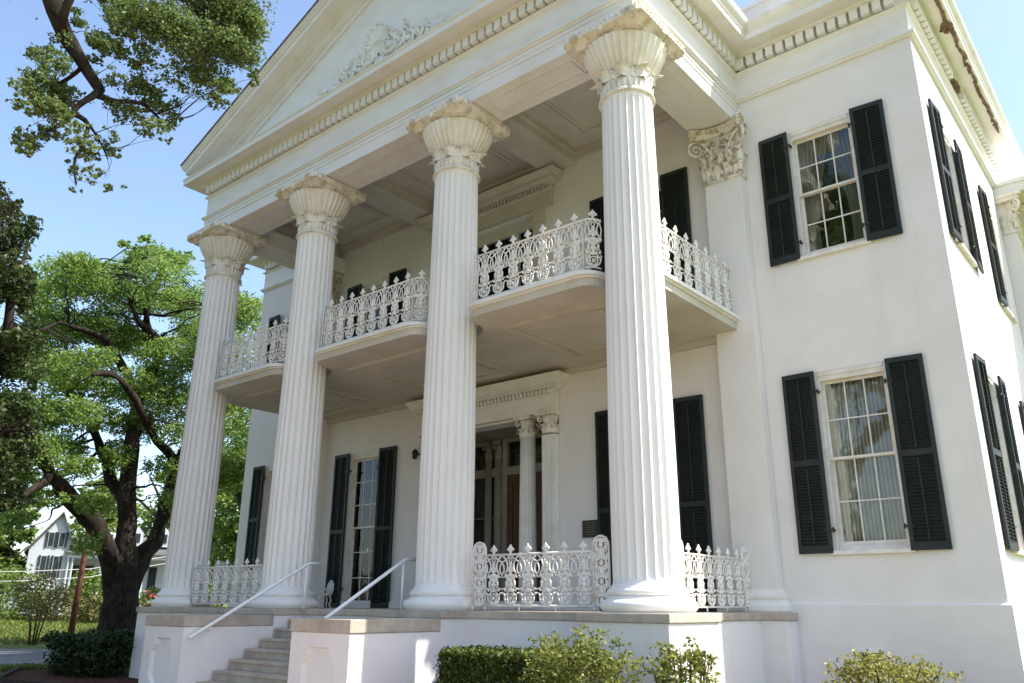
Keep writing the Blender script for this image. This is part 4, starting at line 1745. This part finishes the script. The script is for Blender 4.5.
# dark shrub on the mulch bed
c = at(92, 640, 22)
shrub('dark_shrub', 'dark spreading shrub on the mulch bed left of the steps', 'shrub', (c.x, c.y, -1.14), (1.75, .9, .62), 13000, .075, LEAF_DSH, 10, 10, .16)


# ------------------------------------------------------------------ trees
def limb(m, pts, r0, r1, n=12):
    pts = [Vector(p) for p in pts]
    # Catmull-Rom smoothing
    out = []
    for i in range(len(pts) - 1):
        p0, p1, p2, p3 = pts[max(0, i - 1)], pts[i], pts[i + 1], pts[min(len(pts) - 1, i + 2)]
        for k in range(4):
            t = k / 4
            out.append(.5 * ((2 * p1) + (p2 - p0) * t + (2 * p0 - 5 * p1 + 4 * p2 - p3) * t * t + (3 * p1 - p0 - 3 * p2 + p3) * t ** 3))
    out.append(pts[-1])
    k = len(out)
    rs = [(r0 + (r1 - r0) * (i / (k - 1)) ** .8) * (1 + random.uniform(-.06, .06)) for i in range(k)]
    m.tube(out, rs, n)


def make_tree(name, label, base, limbs, clumps, leaf, material, bark=BARK, group=None, twig=2, sub=16, subr=.22, shell=.6, cat='tree', rough=.3):
    """limbs: list of (points, r0, r1) in eye frame; clumps: list of (centre, radii, leaves)."""
    base = Vector(base)
    root = empty(name, base)
    tag(root, label, cat, group)
    m = MB()
    for pts, r0, r1 in limbs:
        limb(m, [Vector(p) - base for p in pts], r0, r1)
    ends = []
    for pts, _, _ in limbs:
        for a_, b_ in zip(pts[:-1], pts[1:]):
            ends += [Vector(a_).lerp(Vector(b_), t_) - base for t_ in (.25, .5, .75, 1)]
    tw = MB()
    if twig:
        for c, r, n in clumps:
            if rough == 1.0 and r[0] < .52:
                continue
            c = Vector(c) - base
            near = sorted(ends, key=lambda q: (q - c).length)[:5]
            for k in range(int(twig)):
                e = random.choice(near)
                tip = c + Vector((random.uniform(-1, 1) * r[0], random.uniform(-1, 1) * r[1], random.uniform(-.6, .8) * r[2])) * .8
                mid = (e + tip) / 2 + Vector((random.uniform(-1, 1), random.uniform(-1, 1), random.uniform(-.5, 1))) * .12 * (tip - e).length
                rr = min(.035, max(.004, .010 * (tip - e).length)) * (.6 if twig == 1 else 1)
                side = (tip - e).cross(Vector((random.uniform(-1, 1), random.uniform(-1, 1), random.uniform(-1, 1)))) * .05
                limb(m, [e, e.lerp(mid, .6) + side, mid - side * .5, tip], rr * 1.5, rr * .35, 5)
    from mathutils import noise as nz
    m.v = [tuple(Vector(p) + nz.noise_vector(Vector(p) * 1.3) * .10 * rough + nz.noise_vector(Vector(p) * Vector((5, 5, 2))) * .055 * rough) for p in m.v] if rough else m.v
    m.build('trunk', bark, root)
    A = []
    for c, r, n in clumps:
        c = Vector(c) - base
        A.append(clumped(tuple(c), r, n, sub, subr, shell))
    P = np.concatenate(A)
    quads_mesh('crown', leaf_quads(P, leaf), material, root)
    return root


# the big live oak beside the house
D = 32.0
g0 = at(116, 645, D)
g0.z = hgt(g0.x, g0.y) - .1


def q(u, v, d=0.0):
    return at(u, v, D + d)


limbs = [
    ([q(116, 660), q(117, 630), q(120, 600), q(122, 572)], .74, .50),
    ([q(122, 590), q(125, 555), q(127, 520), q(128, 480), q(133, 440), q(138, 400, 1)], .46, .22),
    ([q(116, 585), q(108, 550, -.6), q(93, 522, -1), q(72, 500, -1.5), q(52, 474, -2), q(36, 440, -2.5), q(20, 420, -3)], .40, .13),
    ([q(52, 474, -2), q(30, 492, -3), q(8, 500, -4), q(-25, 490, -5)], .15, .07),
    ([q(126, 590), q(142, 558, .5), q(158, 535, 1), q(166, 500, 1), q(178, 465, 1.2), q(196, 430, 2), q(214, 395, 2)], .38, .15),
    ([q(128, 505), q(112, 480, 1), q(98, 440, 2), q(80, 405, 2), q(62, 385, 1)], .26, .08),
    ([q(138, 400, 1), q(160, 352, 1), q(150, 330, .5), q(147, 300, 0), q(158, 275, 0), q(170, 255, 0)], .22, .05),
    ([q(150, 330, .5), q(134, 316, -.5), q(128, 276, -.5)], .16, .05),
    ([q(138, 400, 1), q(110, 345, 0), q(70, 325, -1), q(40, 330, -2)], .18, .05),
    ([q(178, 465, 1.2), q(150, 430, -1), q(120, 378, -2), q(90, 375, -3)], .2, .07),
    ([q(147, 300), q(144, 272), q(150, 246)], .05, .015),
    ([q(196, 430, 2), q(225, 380, 3), q(245, 330, 3)], .15, .05),
]
clumps = []
spec = [(140, 262, 26, 20), (172, 268, 26, 20), (112, 285, 34, 24), (70, 285, 34, 26), (45, 300, 30, 26), (150, 300, 36, 22), (185, 300, 30, 24), (205, 330, 34, 26), (95, 325, 40, 24),
        (60, 335, 36, 28), (135, 345, 40, 22), (180, 355, 36, 24), (225, 350, 30, 30), (245, 320, 24, 28), (30, 365, 36, 28), (75, 375, 44, 22), (120, 392, 40, 20), (165, 398, 36, 22), (215, 400, 36, 28),
        (40, 410, 36, 24), (85, 415, 32, 18), (140, 428, 26, 18), (190, 432, 30, 22), (235, 430, 30, 30), (20, 445, 34, 26), (65, 448, 22, 20), (110, 455, 20, 20), (165, 470, 20, 20), (215, 470, 30, 26), (10, 478, 26, 18),
        (45, 500, 20, 12), (75, 470, 20, 14), (240, 390, 26, 36), (228, 300, 26, 22), (88, 268, 24, 16), (150, 375, 30, 16), (100, 360, 26, 14), (5, 420, 24, 30), (95, 500, 16, 14), (240, 470, 22, 26), (88, 545, 14, 14), (15, 520, 20, 14), (178, 500, 18, 18), (128, 246, 10, 6), (146, 240, 9, 6), (160, 252, 12, 6), (178, 258, 14, 7), (60, 270, 14, 7), (115, 270, 14, 8), (38, 285, 12, 8)]
for (u, v, ru, rv) in spec:
    s = D / 850
    for k in range(4):
        c = at(u + random.uniform(-.5, .5) * ru, v + random.uniform(-.4, .4) * rv, D + random.uniform(-2.5, 4.5))
        f = random.uniform(.6, .95)
        clumps.append((c, (ru * s * f, ru * s * f, rv * s * .62), int(ru * rv * 1.45)))
make_tree('live_oak', 'large sunlit live oak with forking dark trunk behind the left end of the porch', g0, limbs, clumps, .105, LEAF_OAK, BARK, sub=14, subr=.25, rough=1.0)

# overhanging limb of the near oak; its trunk stands left of the picture
D2 = 9.2


def n_(u, v, d=0.0):
    return at(u, v, D2 + d)


tb = Vector((-9.2, -1.6, GZ - .1))
limbs = [
    ([tb, (-9.2, -1.5, 0), (-9.1, -1.3, 2), (-9.0, -.9, 4.2)], .55, .34),
    ([(-9.0, -.9, 4.2), (-8.9, .2, 6.2), (-8.7, 1.6, 7.4), n_(40, -60), n_(54, 0), n_(64, 32), n_(84, 66), n_(101, 92)], .22, .052),
    ([n_(101, 90), n_(92, 97, -.1), n_(78, 106, -.2), n_(66, 120, -.2), n_(46, 133, -.3)], .05, .014),
    ([n_(98, 96), n_(120, 101, .2), n_(142, 103, .3), n_(156, 114, .4), n_(166, 126, .4)], .04, .012),
    ([n_(72, 112, -.2), n_(86, 124, -.2), n_(82, 145, -.2), n_(75, 160, -.1), n_(77, 186, 0)], .035, .008),
    ([n_(64, 32), n_(62, 14, -.3), n_(84, -20, -.5), n_(130, -40, -.4), n_(180, 0, -.2), n_(210, 30, 0)], .06, .02),
    ([n_(84, 66), n_(66, 82, .3), n_(52, 84, .4), n_(38, 70, .5)], .03, .01),
    ([n_(88, 126, -.2), n_(100, 142, -.1), n_(108, 160, 0)], .018, .006),
    ([(-9.0, -.9, 4.2), (-10.5, .2, 7), (-11.5, 2.0, 9)], .26, .1),
    ([(-9.0, -.9, 4.2), (-7.2, -2, 6.6), (-5.5, -3, 8)], .24, .1),
]
spec = [(215, 20, 44, 34, 1.0), (235, 55, 26, 26, .9), (180, 40, 34, 26, .9), (200, 70, 30, 20, .8), (165, 15, 30, 22, .9), (228, 82, 16, 14, .6), (218, 96, 14, 12, .5), (130, 20, 26, 20, .7), (105, 40, 22, 18, .6), (150, 55, 22, 14, .45), (250, 78, 9, 12, .5), (245, 20, 16, 22, .8), (200, -15, 60, 20, 1.0), (120, -8, 30, 14, .8),
        (48, 60, 22, 16, .5), (30, 85, 22, 16, .55), (60, 92, 24, 16, .6), (20, 103, 18, 10, .4), (42, 110, 24, 14, .6), (68, 112, 18, 12, .6), (30, 138, 18, 12, .5), (22, 150, 10, 8, .4), (55, 135, 18, 12, .35), (80, 128, 14, 10, .3),
        (145, 88, 24, 14, .5), (130, 112, 20, 14, .55), (165, 105, 20, 14, .5), (150, 125, 18, 10, .45), (172, 122, 12, 10, .4), (165, 140, 10, 6, .25), (115, 80, 14, 10, .3), (95, 60, 12, 10, .25),
        (90, 150, 20, 12, .45), (105, 140, 12, 10, .35), (75, 165, 8, 10, .3), (95, 175, 14, 8, .35), (108, 185, 10, 7, .3), (76, 190, 6, 6, .2), (110, 155, 10, 10, .3), (60, 40, 12, 14, .25), (75, 20, 16, 12, .3)]
clumps = []
for (u, v, ru, rv, dn) in spec:
    s = D2 / 850
    for k in range(3):
        c = at(u + random.uniform(-.55, .55) * ru, v + random.uniform(-.5, .5) * rv, D2 + random.uniform(-.6, .7))
        f = random.uniform(.45, .85)
        clumps.append((c, (ru * s * f, ru * s * f * 1.3, rv * s * f), int(ru * rv * 1.55 * dn)))
for c, r, n in [((-11.5, 2.2, 9.5), (1.6, 1.6, 1.0), 1500), ((-5.5, -3, 8.4), (1.8, 1.8, 1.0), 1500), ((-9, -1, 8.8), (2.0, 2.0, 1.0), 1500)]:
    clumps.append((c, r, n))
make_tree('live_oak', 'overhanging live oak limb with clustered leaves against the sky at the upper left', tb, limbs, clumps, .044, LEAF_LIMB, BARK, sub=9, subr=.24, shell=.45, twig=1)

# dark oak at the left edge
D3 = 17.0


def d_(u, v, d=0.0):
    return at(u, v, D3 + d)


b3 = d_(-60, 680)
b3.z = GZ - .1
limbs = [([b3, d_(-58, 560), d_(-50, 450), d_(-40, 380)], .45, .25), ([d_(-50, 450), d_(-20, 400), d_(5, 340), d_(15, 260)], .2, .05), ([d_(-40, 380), d_(-30, 300), d_(-15, 220)], .2, .05), ([d_(-50, 450), d_(-10, 440), d_(20, 420)], .14, .04)]
clumps = []
for (u, v, ru, rv) in [(-5, 205, 26, 24), (8, 240, 26, 26), (15, 280, 26, 26), (0, 300, 36, 30), (18, 330, 24, 24), (5, 365, 30, 26), (-20, 260, 40, 40), (-25, 350, 40, 40), (8, 400, 28, 22), (-5, 440, 34, 22), (10, 462, 22, 14), (-50, 300, 40, 60), (-55, 420, 40, 40), (-70, 360, 40, 60), (26, 300, 12, 16), (30, 355, 10, 12), (28, 270, 10, 8), (34, 325, 10, 8), (22, 228, 10, 8), (-2, 186, 14, 8), (16, 205, 8, 6), (34, 385, 10, 8), (28, 425, 12, 8), (40, 340, 6, 5), (5, 482, 28, 16), (-2, 508, 24, 10), (26, 448, 16, 14), (14, 500, 14, 10), (-20, 480, 30, 30)]:
    s = D3 / 850
    for k in range(4):
        c = at(u + random.uniform(-.6, .6) * ru, v + random.uniform(-.6, .6) * rv, D3 + random.uniform(-1, 2.2))
        f = random.uniform(.35, .7)
        clumps.append((c, (ru * s * f * 1.1, ru * s * f * 1.1, rv * s * f * .8), int(ru * rv * .62)))
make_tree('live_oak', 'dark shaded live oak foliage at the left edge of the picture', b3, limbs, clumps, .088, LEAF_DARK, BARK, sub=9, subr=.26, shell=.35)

# front yard oaks: they stand outside the picture, shade the portico and show in the window panes
for k, (x, y, hgt_, r_) in enumerate(((-22.5, -1.5, 14, 6.5), (-13.5, -11, 25, 7.5))):
    b = Vector((x, y, GZ - .1))
    limbs = [([b, b + Vector((.1, 0, 2.0)), b + Vector((.2, .2, 4.0))], .5, .35)]
    clumps = []
    for j in range(9):
        a = j * 2 * PI / 9
        e = Vector((math.cos(a) * r_ * .6, math.sin(a) * r_ * .6, hgt_ * (.5 + .2 * (j % 3) / 2)))
        limbs.append(([b + Vector((.2, .2, 3.8)), b + e * .5 + Vector((0, 0, 1.5)), b + e], .2, .05))
        clumps.append((b + e + Vector((0, 0, .5)), (r_ * .42, r_ * .42, 2.0), 900))
        clumps.append((b + Vector((math.cos(a + .3) * r_ * .3, math.sin(a + .3) * r_ * .3, hgt_ * .82)), (r_ * .35, r_ * .35, 2.0), 600))
    make_tree('live_oak', ['spreading live oak in the front yard west of the steps', 'spreading live oak in the front yard facing the steps', 'spreading live oak in the front yard facing the right wing'][k], b, limbs, clumps, .42, LEAF_LIMB, BARK, twig=False, sub=8, subr=.2)

# trees farther back
def back_tree(u, vbase, d, rpx, top, label, material=LEAF_BACK, n=5000, leaf=.3):
    b = at(u, vbase, d)
    b.z = hgt(b.x, b.y) - .1
    s = d / 850
    h0 = at(u, top, d).z
    t = Vector((b.x, b.y, h0))
    H = h0 - b.z
    limbs = [([b, b.lerp(t, .3) + Vector((.2, .1, 0)), b.lerp(t, .7)], .035 * H, .012 * H)]
    for k in range(6):
        a = k * 1.05
        limbs.append(([b.lerp(t, .28 + .06 * k), b.lerp(t, .4 + .06 * k) + Vector((math.cos(a), math.sin(a), 0)) * rpx * s * .35, b.lerp(t, .5 + .06 * k) + Vector((math.cos(a), math.sin(a), 0)) * rpx * s * .65], .014 * H, .004 * H))
    clumps = []
    for k in range(16):
        a = random.uniform(0, 2 * PI)
        e = random.uniform(0, .72)
        zz = random.uniform(.28, .9)
        w = math.sin(PI * min(1, max(.12, zz - .1)) ** .8)
        c = b.lerp(t, zz) + Vector((math.cos(a), math.sin(a), 0)) * rpx * s * e * w
        rr = rpx * s * random.uniform(.28, .45)
        clumps.append((c, (rr, rr, rr * .75), n // 16))
    make_tree('broadleaf_tree', label, b, limbs, clumps, leaf, material, BARKG, 'trees across the street', twig=False, sub=12, subr=.25)


back_tree(235, 625, 46, 60, 400, 'green tree seen between the two leftmost columns and the wing', n=9000, leaf=.26)
back_tree(205, 620, 60, 40, 470, 'light green tree right behind the big oak trunk', n=6000, leaf=.32)
back_tree(155, 615, 95, 60, 450, 'hazy green tree rising behind the far white house', n=6000, leaf=.5)
back_tree(95, 612, 110, 50, 470, 'distant green tree behind the gable roof of the white house', n=5000, leaf=.55)
back_tree(-5, 612, 75, 38, 500, 'bushy tree beside the small brown roofed house', n=5000, leaf=.4)
back_tree(30, 610, 120, 36, 560, 'far low tree between the two houses', n=3000, leaf=.6)
back_tree(275, 615, 70, 70, 440, 'tall tree hidden mostly by the mansion wing', n=6000, leaf=.4)

# small shrubs and myrtles across the lawn
def at_ground(u, v, d):
    p = at(u, v, d)
    return Vector((p.x, p.y, hgt(p.x, p.y)))


def lawn_shrub(u, d, rx, rz, label, material, n=2500, leaf=.14, blossoms=0, name='shrub', lift=0.0, cat='shrub'):
    p = at_ground(u, 615, d)
    root = empty(name, p)
    tag(root, label, cat)
    zc = rz * .9 + lift
    P = clumped((0, 0, zc), (rx, rx, rz), n, 12, .22, .7)
    P = P[P[:, 2] > .03]
    quads_mesh('foliage', leaf_quads(P, leaf), material, root)
    m = MB()
    for k in range(9):
        a = 2 * PI * k / 9 + random.uniform(-.2, .2)
        t = Vector((math.cos(a) * rx * .6, math.sin(a) * rx * .6, zc + rz * random.uniform(-.1, .5)))
        m.tube([(math.cos(a) * .12, math.sin(a) * .12, -.05), (t.x * .45, t.y * .45, t.z * .55), t], [.022, .015, .008], 5)
    m.build('stem', BARKG, root)
    if blossoms:
        P = ellipsoid_points((0, 0, zc), (rx * 1.02, rx * 1.02, rz * 1.02), blossoms, 1.0)
        quads_mesh('blossom', leaf_quads(P, leaf * 1.3), PETAL, root)


lawn_shrub(38, 38, 1.0, .85, 'multi stemmed crape myrtle on the sunny lawn at far left', LEAF_MYR, 1700, .10, 0, 'crape_myrtle', 1.05, 'small tree')
lawn_shrub(52, 58, 1.4, 1.1, 'reddish green bush in front of the white gable wall', LEAF_MYR, 1800, .17, 0)
lawn_shrub(84, 60, 1.3, 1.5, 'light green bush below the far porch between pole and oak trunk', LEAF_BACK, 3200, .2)
lawn_shrub(92, 56, 1.1, .8, 'low tan bush on the lawn left of the oak trunk', LEAF_MYR, 1500, .18)
lawn_shrub(143, 44, 1.2, .62, 'low bush with red blossom right of the oak trunk', LEAF_BACK, 2200, .16, 160, 'flowering_shrub')
lawn_shrub(152, 60, 1.0, 1.0, 'tall red blossom bush by the far porch steps', LEAF_BACK, 1800, .2, 220, 'flowering_shrub')
lawn_shrub(6, 60, 2.2, 1.6, 'dark green bush below the brown roofed house', LEAF_BACK, 2600, .22)
lawn_shrub(228, 36, 1.3, 1.2, 'bright green bush seen through the railing at the left bay', LEAF_BACK, 2600, .15)

# grass blades on the near lawn
n = 26000
gu, gd = rng.uniform(-40, 190, n), 24 + 40 * rng.uniform(0, 1, n) ** 1.6
P = np.array([tuple(at_ground(u_, 640, d_2)) for u_, d_2 in zip(gu, gd)])
keep = ~((gd > 25.0) & (gd < 38.5) & (gu < 86))
P, gdk = P[keep], gd[keep]
h_ = rng.uniform(.06, .16, len(P))[:, None]
a_ = rng.uniform(0, 2 * PI, len(P))
w_ = np.stack([np.cos(a_), np.sin(a_), np.zeros(len(P))], 1) * .035
t_ = np.stack([rng.normal(size=len(P)) * .05, rng.normal(size=len(P)) * .05, h_[:, 0]], 1)
V = np.stack([P - w_, P + w_, P + t_ + w_ * .3, P + t_ - w_ * .3], 1)
tag(quads_mesh('grass', V, leaf_mat('grass_blades', (.06, .10, .015), (.10, .15, .02), (.22, .22, .06), .3)), kind='stuff')

# ------------------------------------------------------------------ far houses, pole and cables
def far_house():
    c = at(55, 615, 70)
    base = Vector((c.x, c.y, hgt(c.x, c.y)))
    ang = math.atan2(c.y, c.x) - PI / 2          # local +y points away from the camera
    root = empty('house', base, ang)
    tag(root, 'white clapboard house with gable, dark shutters and columned porch across the lawn', 'house')
    root.scale = (.70, 1.0, .84)
    # gable block
    m = MB()
    w0, w1, he, ha = -3.4, .7, 5.5, 8.5
    m.prism_y([(w0, -.2), (w1, -.2), (w1, he), (-.8, ha), (w0, he)], 0, 9)
    m.build('wall', SIDING, root)
    m = MB()
    for x0, x1 in ((w0 - .4, -.8), (-.8, w1 + .4)):
        s0 = (ha - he) / (-.8 - w0)
        s1 = (ha - he) / (w1 + .8)
        if x0 < -1:
            p = [(x0, he - .4 * s0 + .02), (-.8, ha + .02), (-.8, ha + .22), (x0, he - .4 * s0 + .22)]
        else:
            p = [(-.8, ha + .02), (x1, he - .4 * s1 + .02), (x1, he - .4 * s1 + .22), (-.8, ha + .22)]
        m.prism_y(p, -.35, 9.2)
    m.build('roof', SHINGLE, root)
    for x, z, hh in ((-1.55, 5.6, 1.3), (-.55, 5.6, 1.3), (-1.9, 3.0, 1.9), (-.75, 3.0, 1.9)):
        m = MB()
        m.box(x - .30, x + .30, -.06, .02, z, z + hh)
        wn_ = m.build('window', SIDING, root)
        m = MB()
        m.box(x - .23, x + .23, -.08, -.061, z + .07, z + hh - .07)
        m.build('pane', HOUSEGLASS, wn_)
        m = MB()
        m.box(x - .49, x - .31, -.10, -.03, z, z + hh)
        m.box(x + .31, x + .49, -.10, -.03, z, z + hh)
        m.build('shutter', SHUT, wn_)
    # porch wing to the right
    m = MB()
    m.box(.71, 12.5, 2.2, 9, -.2, 5.2)
    m.build('porch_wall', SIDING, root)
    m = MB()
    m.prism_y([(.2, 4.75), (12.9, 4.75), (12.9, 5.1), (.2, 5.1)], -.4, 2.19)
    m.build('porch_beam', SIDING, root)
    m = MB()
    m.add([(.1, -.6, 5.21), (13.1, -.6, 5.21), (13.1, 4.6, 7.0), (-.7, 4.6, 7.0), (.1, -.6, 5.11), (13.1, -.6, 5.11), (13.1, 9, 5.21), (-.7, 9, 5.21), (13.1, 9, 5.8), (-.7, 9, 5.8)],
          [(0, 1, 2, 3), (5, 4, 7, 6), (4, 5, 1, 0), (1, 5, 6, 8, 2), (3, 2, 8, 9), (4, 0, 3, 9, 7)])
    m.build('porch_roof', SHINGLE, root)
    for x in (6.8, 9.6):
        m = MB()
        m.prism_y([(x - .6, 6.0), (x + .6, 6.0), (x + .6, 7.2), (x, 7.8), (x - .6, 7.2)], 1.0, 4.2)
        dm = m.build('dormer', SIDING, root)
        m = MB()
        m.box(x - .3, x + .3, .95, .99, 6.35, 7.15)
        m.build('pane', HOUSEGLASS, dm)
    m = MB()
    m.box(.2, 12.9, -.45, 2.2, -.2, 1.3)
    m.build('porch_floor', SIDING, root)
    for x in (.35, .75, 1.7, 3.5, 5.6, 7.7, 10.2, 12.6):
        m = MB()
        m.lathe([(.17, 1.3), (.14, 1.45), (.12, 4.5), (.2, 4.74)], 10, (x, -.2))
        m.build('porch_column', SIDING, root)
    for x, hh in ((1.25, 2.7), (2.6, 2.7), (4.6, 2.7), (6.7, 2.9), (9.0, 2.7), (11.3, 2.7)):
        m = MB()
        m.box(x - .42, x + .42, 2.12, 2.19, 1.5, 1.5 + hh)
        m.build('porch_window', HOUSEGLASS, root)
    m = MB()
    for k in range(38):
        x = 3.6 + k * .24
        m.box(x - .02, x + .02, -.22, -.18, 1.3, 2.0)
    m.box(3.5, 12.7, -.24, -.16, 2.0, 2.07)
    m.build('porch_railing', SIDING, root)


far_house()


def small_house():
    c = at(-2, 615, 90)
    base = Vector((c.x, c.y, hgt(c.x, c.y)))
    ang = math.atan2(c.y, c.x) - PI / 2
    root = empty('cottage', base, ang + R(-20))
    tag(root, 'small pale cottage with brown hip roof at the far left edge', 'house')
    m = MB()
    m.box(-5, 3, 0, 7, -.2, 2.9)
    m.build('wall', SIDING, root)
    m = MB()
    m.add([(-5.5, -.5, 2.8), (3.5, -.5, 2.8), (3.5, 7.5, 2.8), (-5.5, 7.5, 2.8), (-2.5, 3.5, 5.0), (.5, 3.5, 5.0)], [(0, 1, 5, 4), (1, 2, 5), (2, 3, 4, 5), (3, 0, 4), (3, 2, 1, 0)])
    m.build('roof', SHINGLE, root)
    for x in (-3.4, -1, 1.6):
        m = MB()
        m.box(x - .5, x + .5, -.05, .02, .9, 2.2)
        m.build('window', HOUSEGLASS, root)


small_house()
pb, pt_ = at(71, 632, 40), at(89, 528, 40)
pb.z = hgt(pb.x, pb.y) - .2
m = MB()
m.tube([Vector((0, 0, 0)), (pt_ - pb) * .5 + Vector((.02, 0, 0)), pt_ - pb], [.14, .12, .10], 12)
po = m.build('leaning_pole', POLEM, None, pb)
tag(po, 'leaning reddish brown wooden pole on the lawn left of the oak trunk', 'pole')
for k, (v0, v1, lab) in enumerate(((573, 569, 'upper pale cable crossing in front of the far white house'), (584, 577, 'lower pale cable crossing in front of the far white house'))):
    a, b = at(-60, v0 - 2, 46), at(330, 527 + k * 4, 62)
    mid = at(90, v1, 47)
    pts = [a, a.lerp(mid, .5) - Vector((0, 0, .08)), mid, mid.lerp(b, .5) - Vector((0, 0, .1)), b]
    m = MB()
    m.tube([p - a for p in pts], .022, 5)
    w_ = m.build('cable', WIREM, None, a)
    tag(w_, lab, 'cable')

# ------------------------------------------------------------------ lift everything so that the ground is z = 0
for o in list(scene.objects):
    if o.parent is None and o.type in {'MESH', 'EMPTY'}:
        o.location.z += EYE
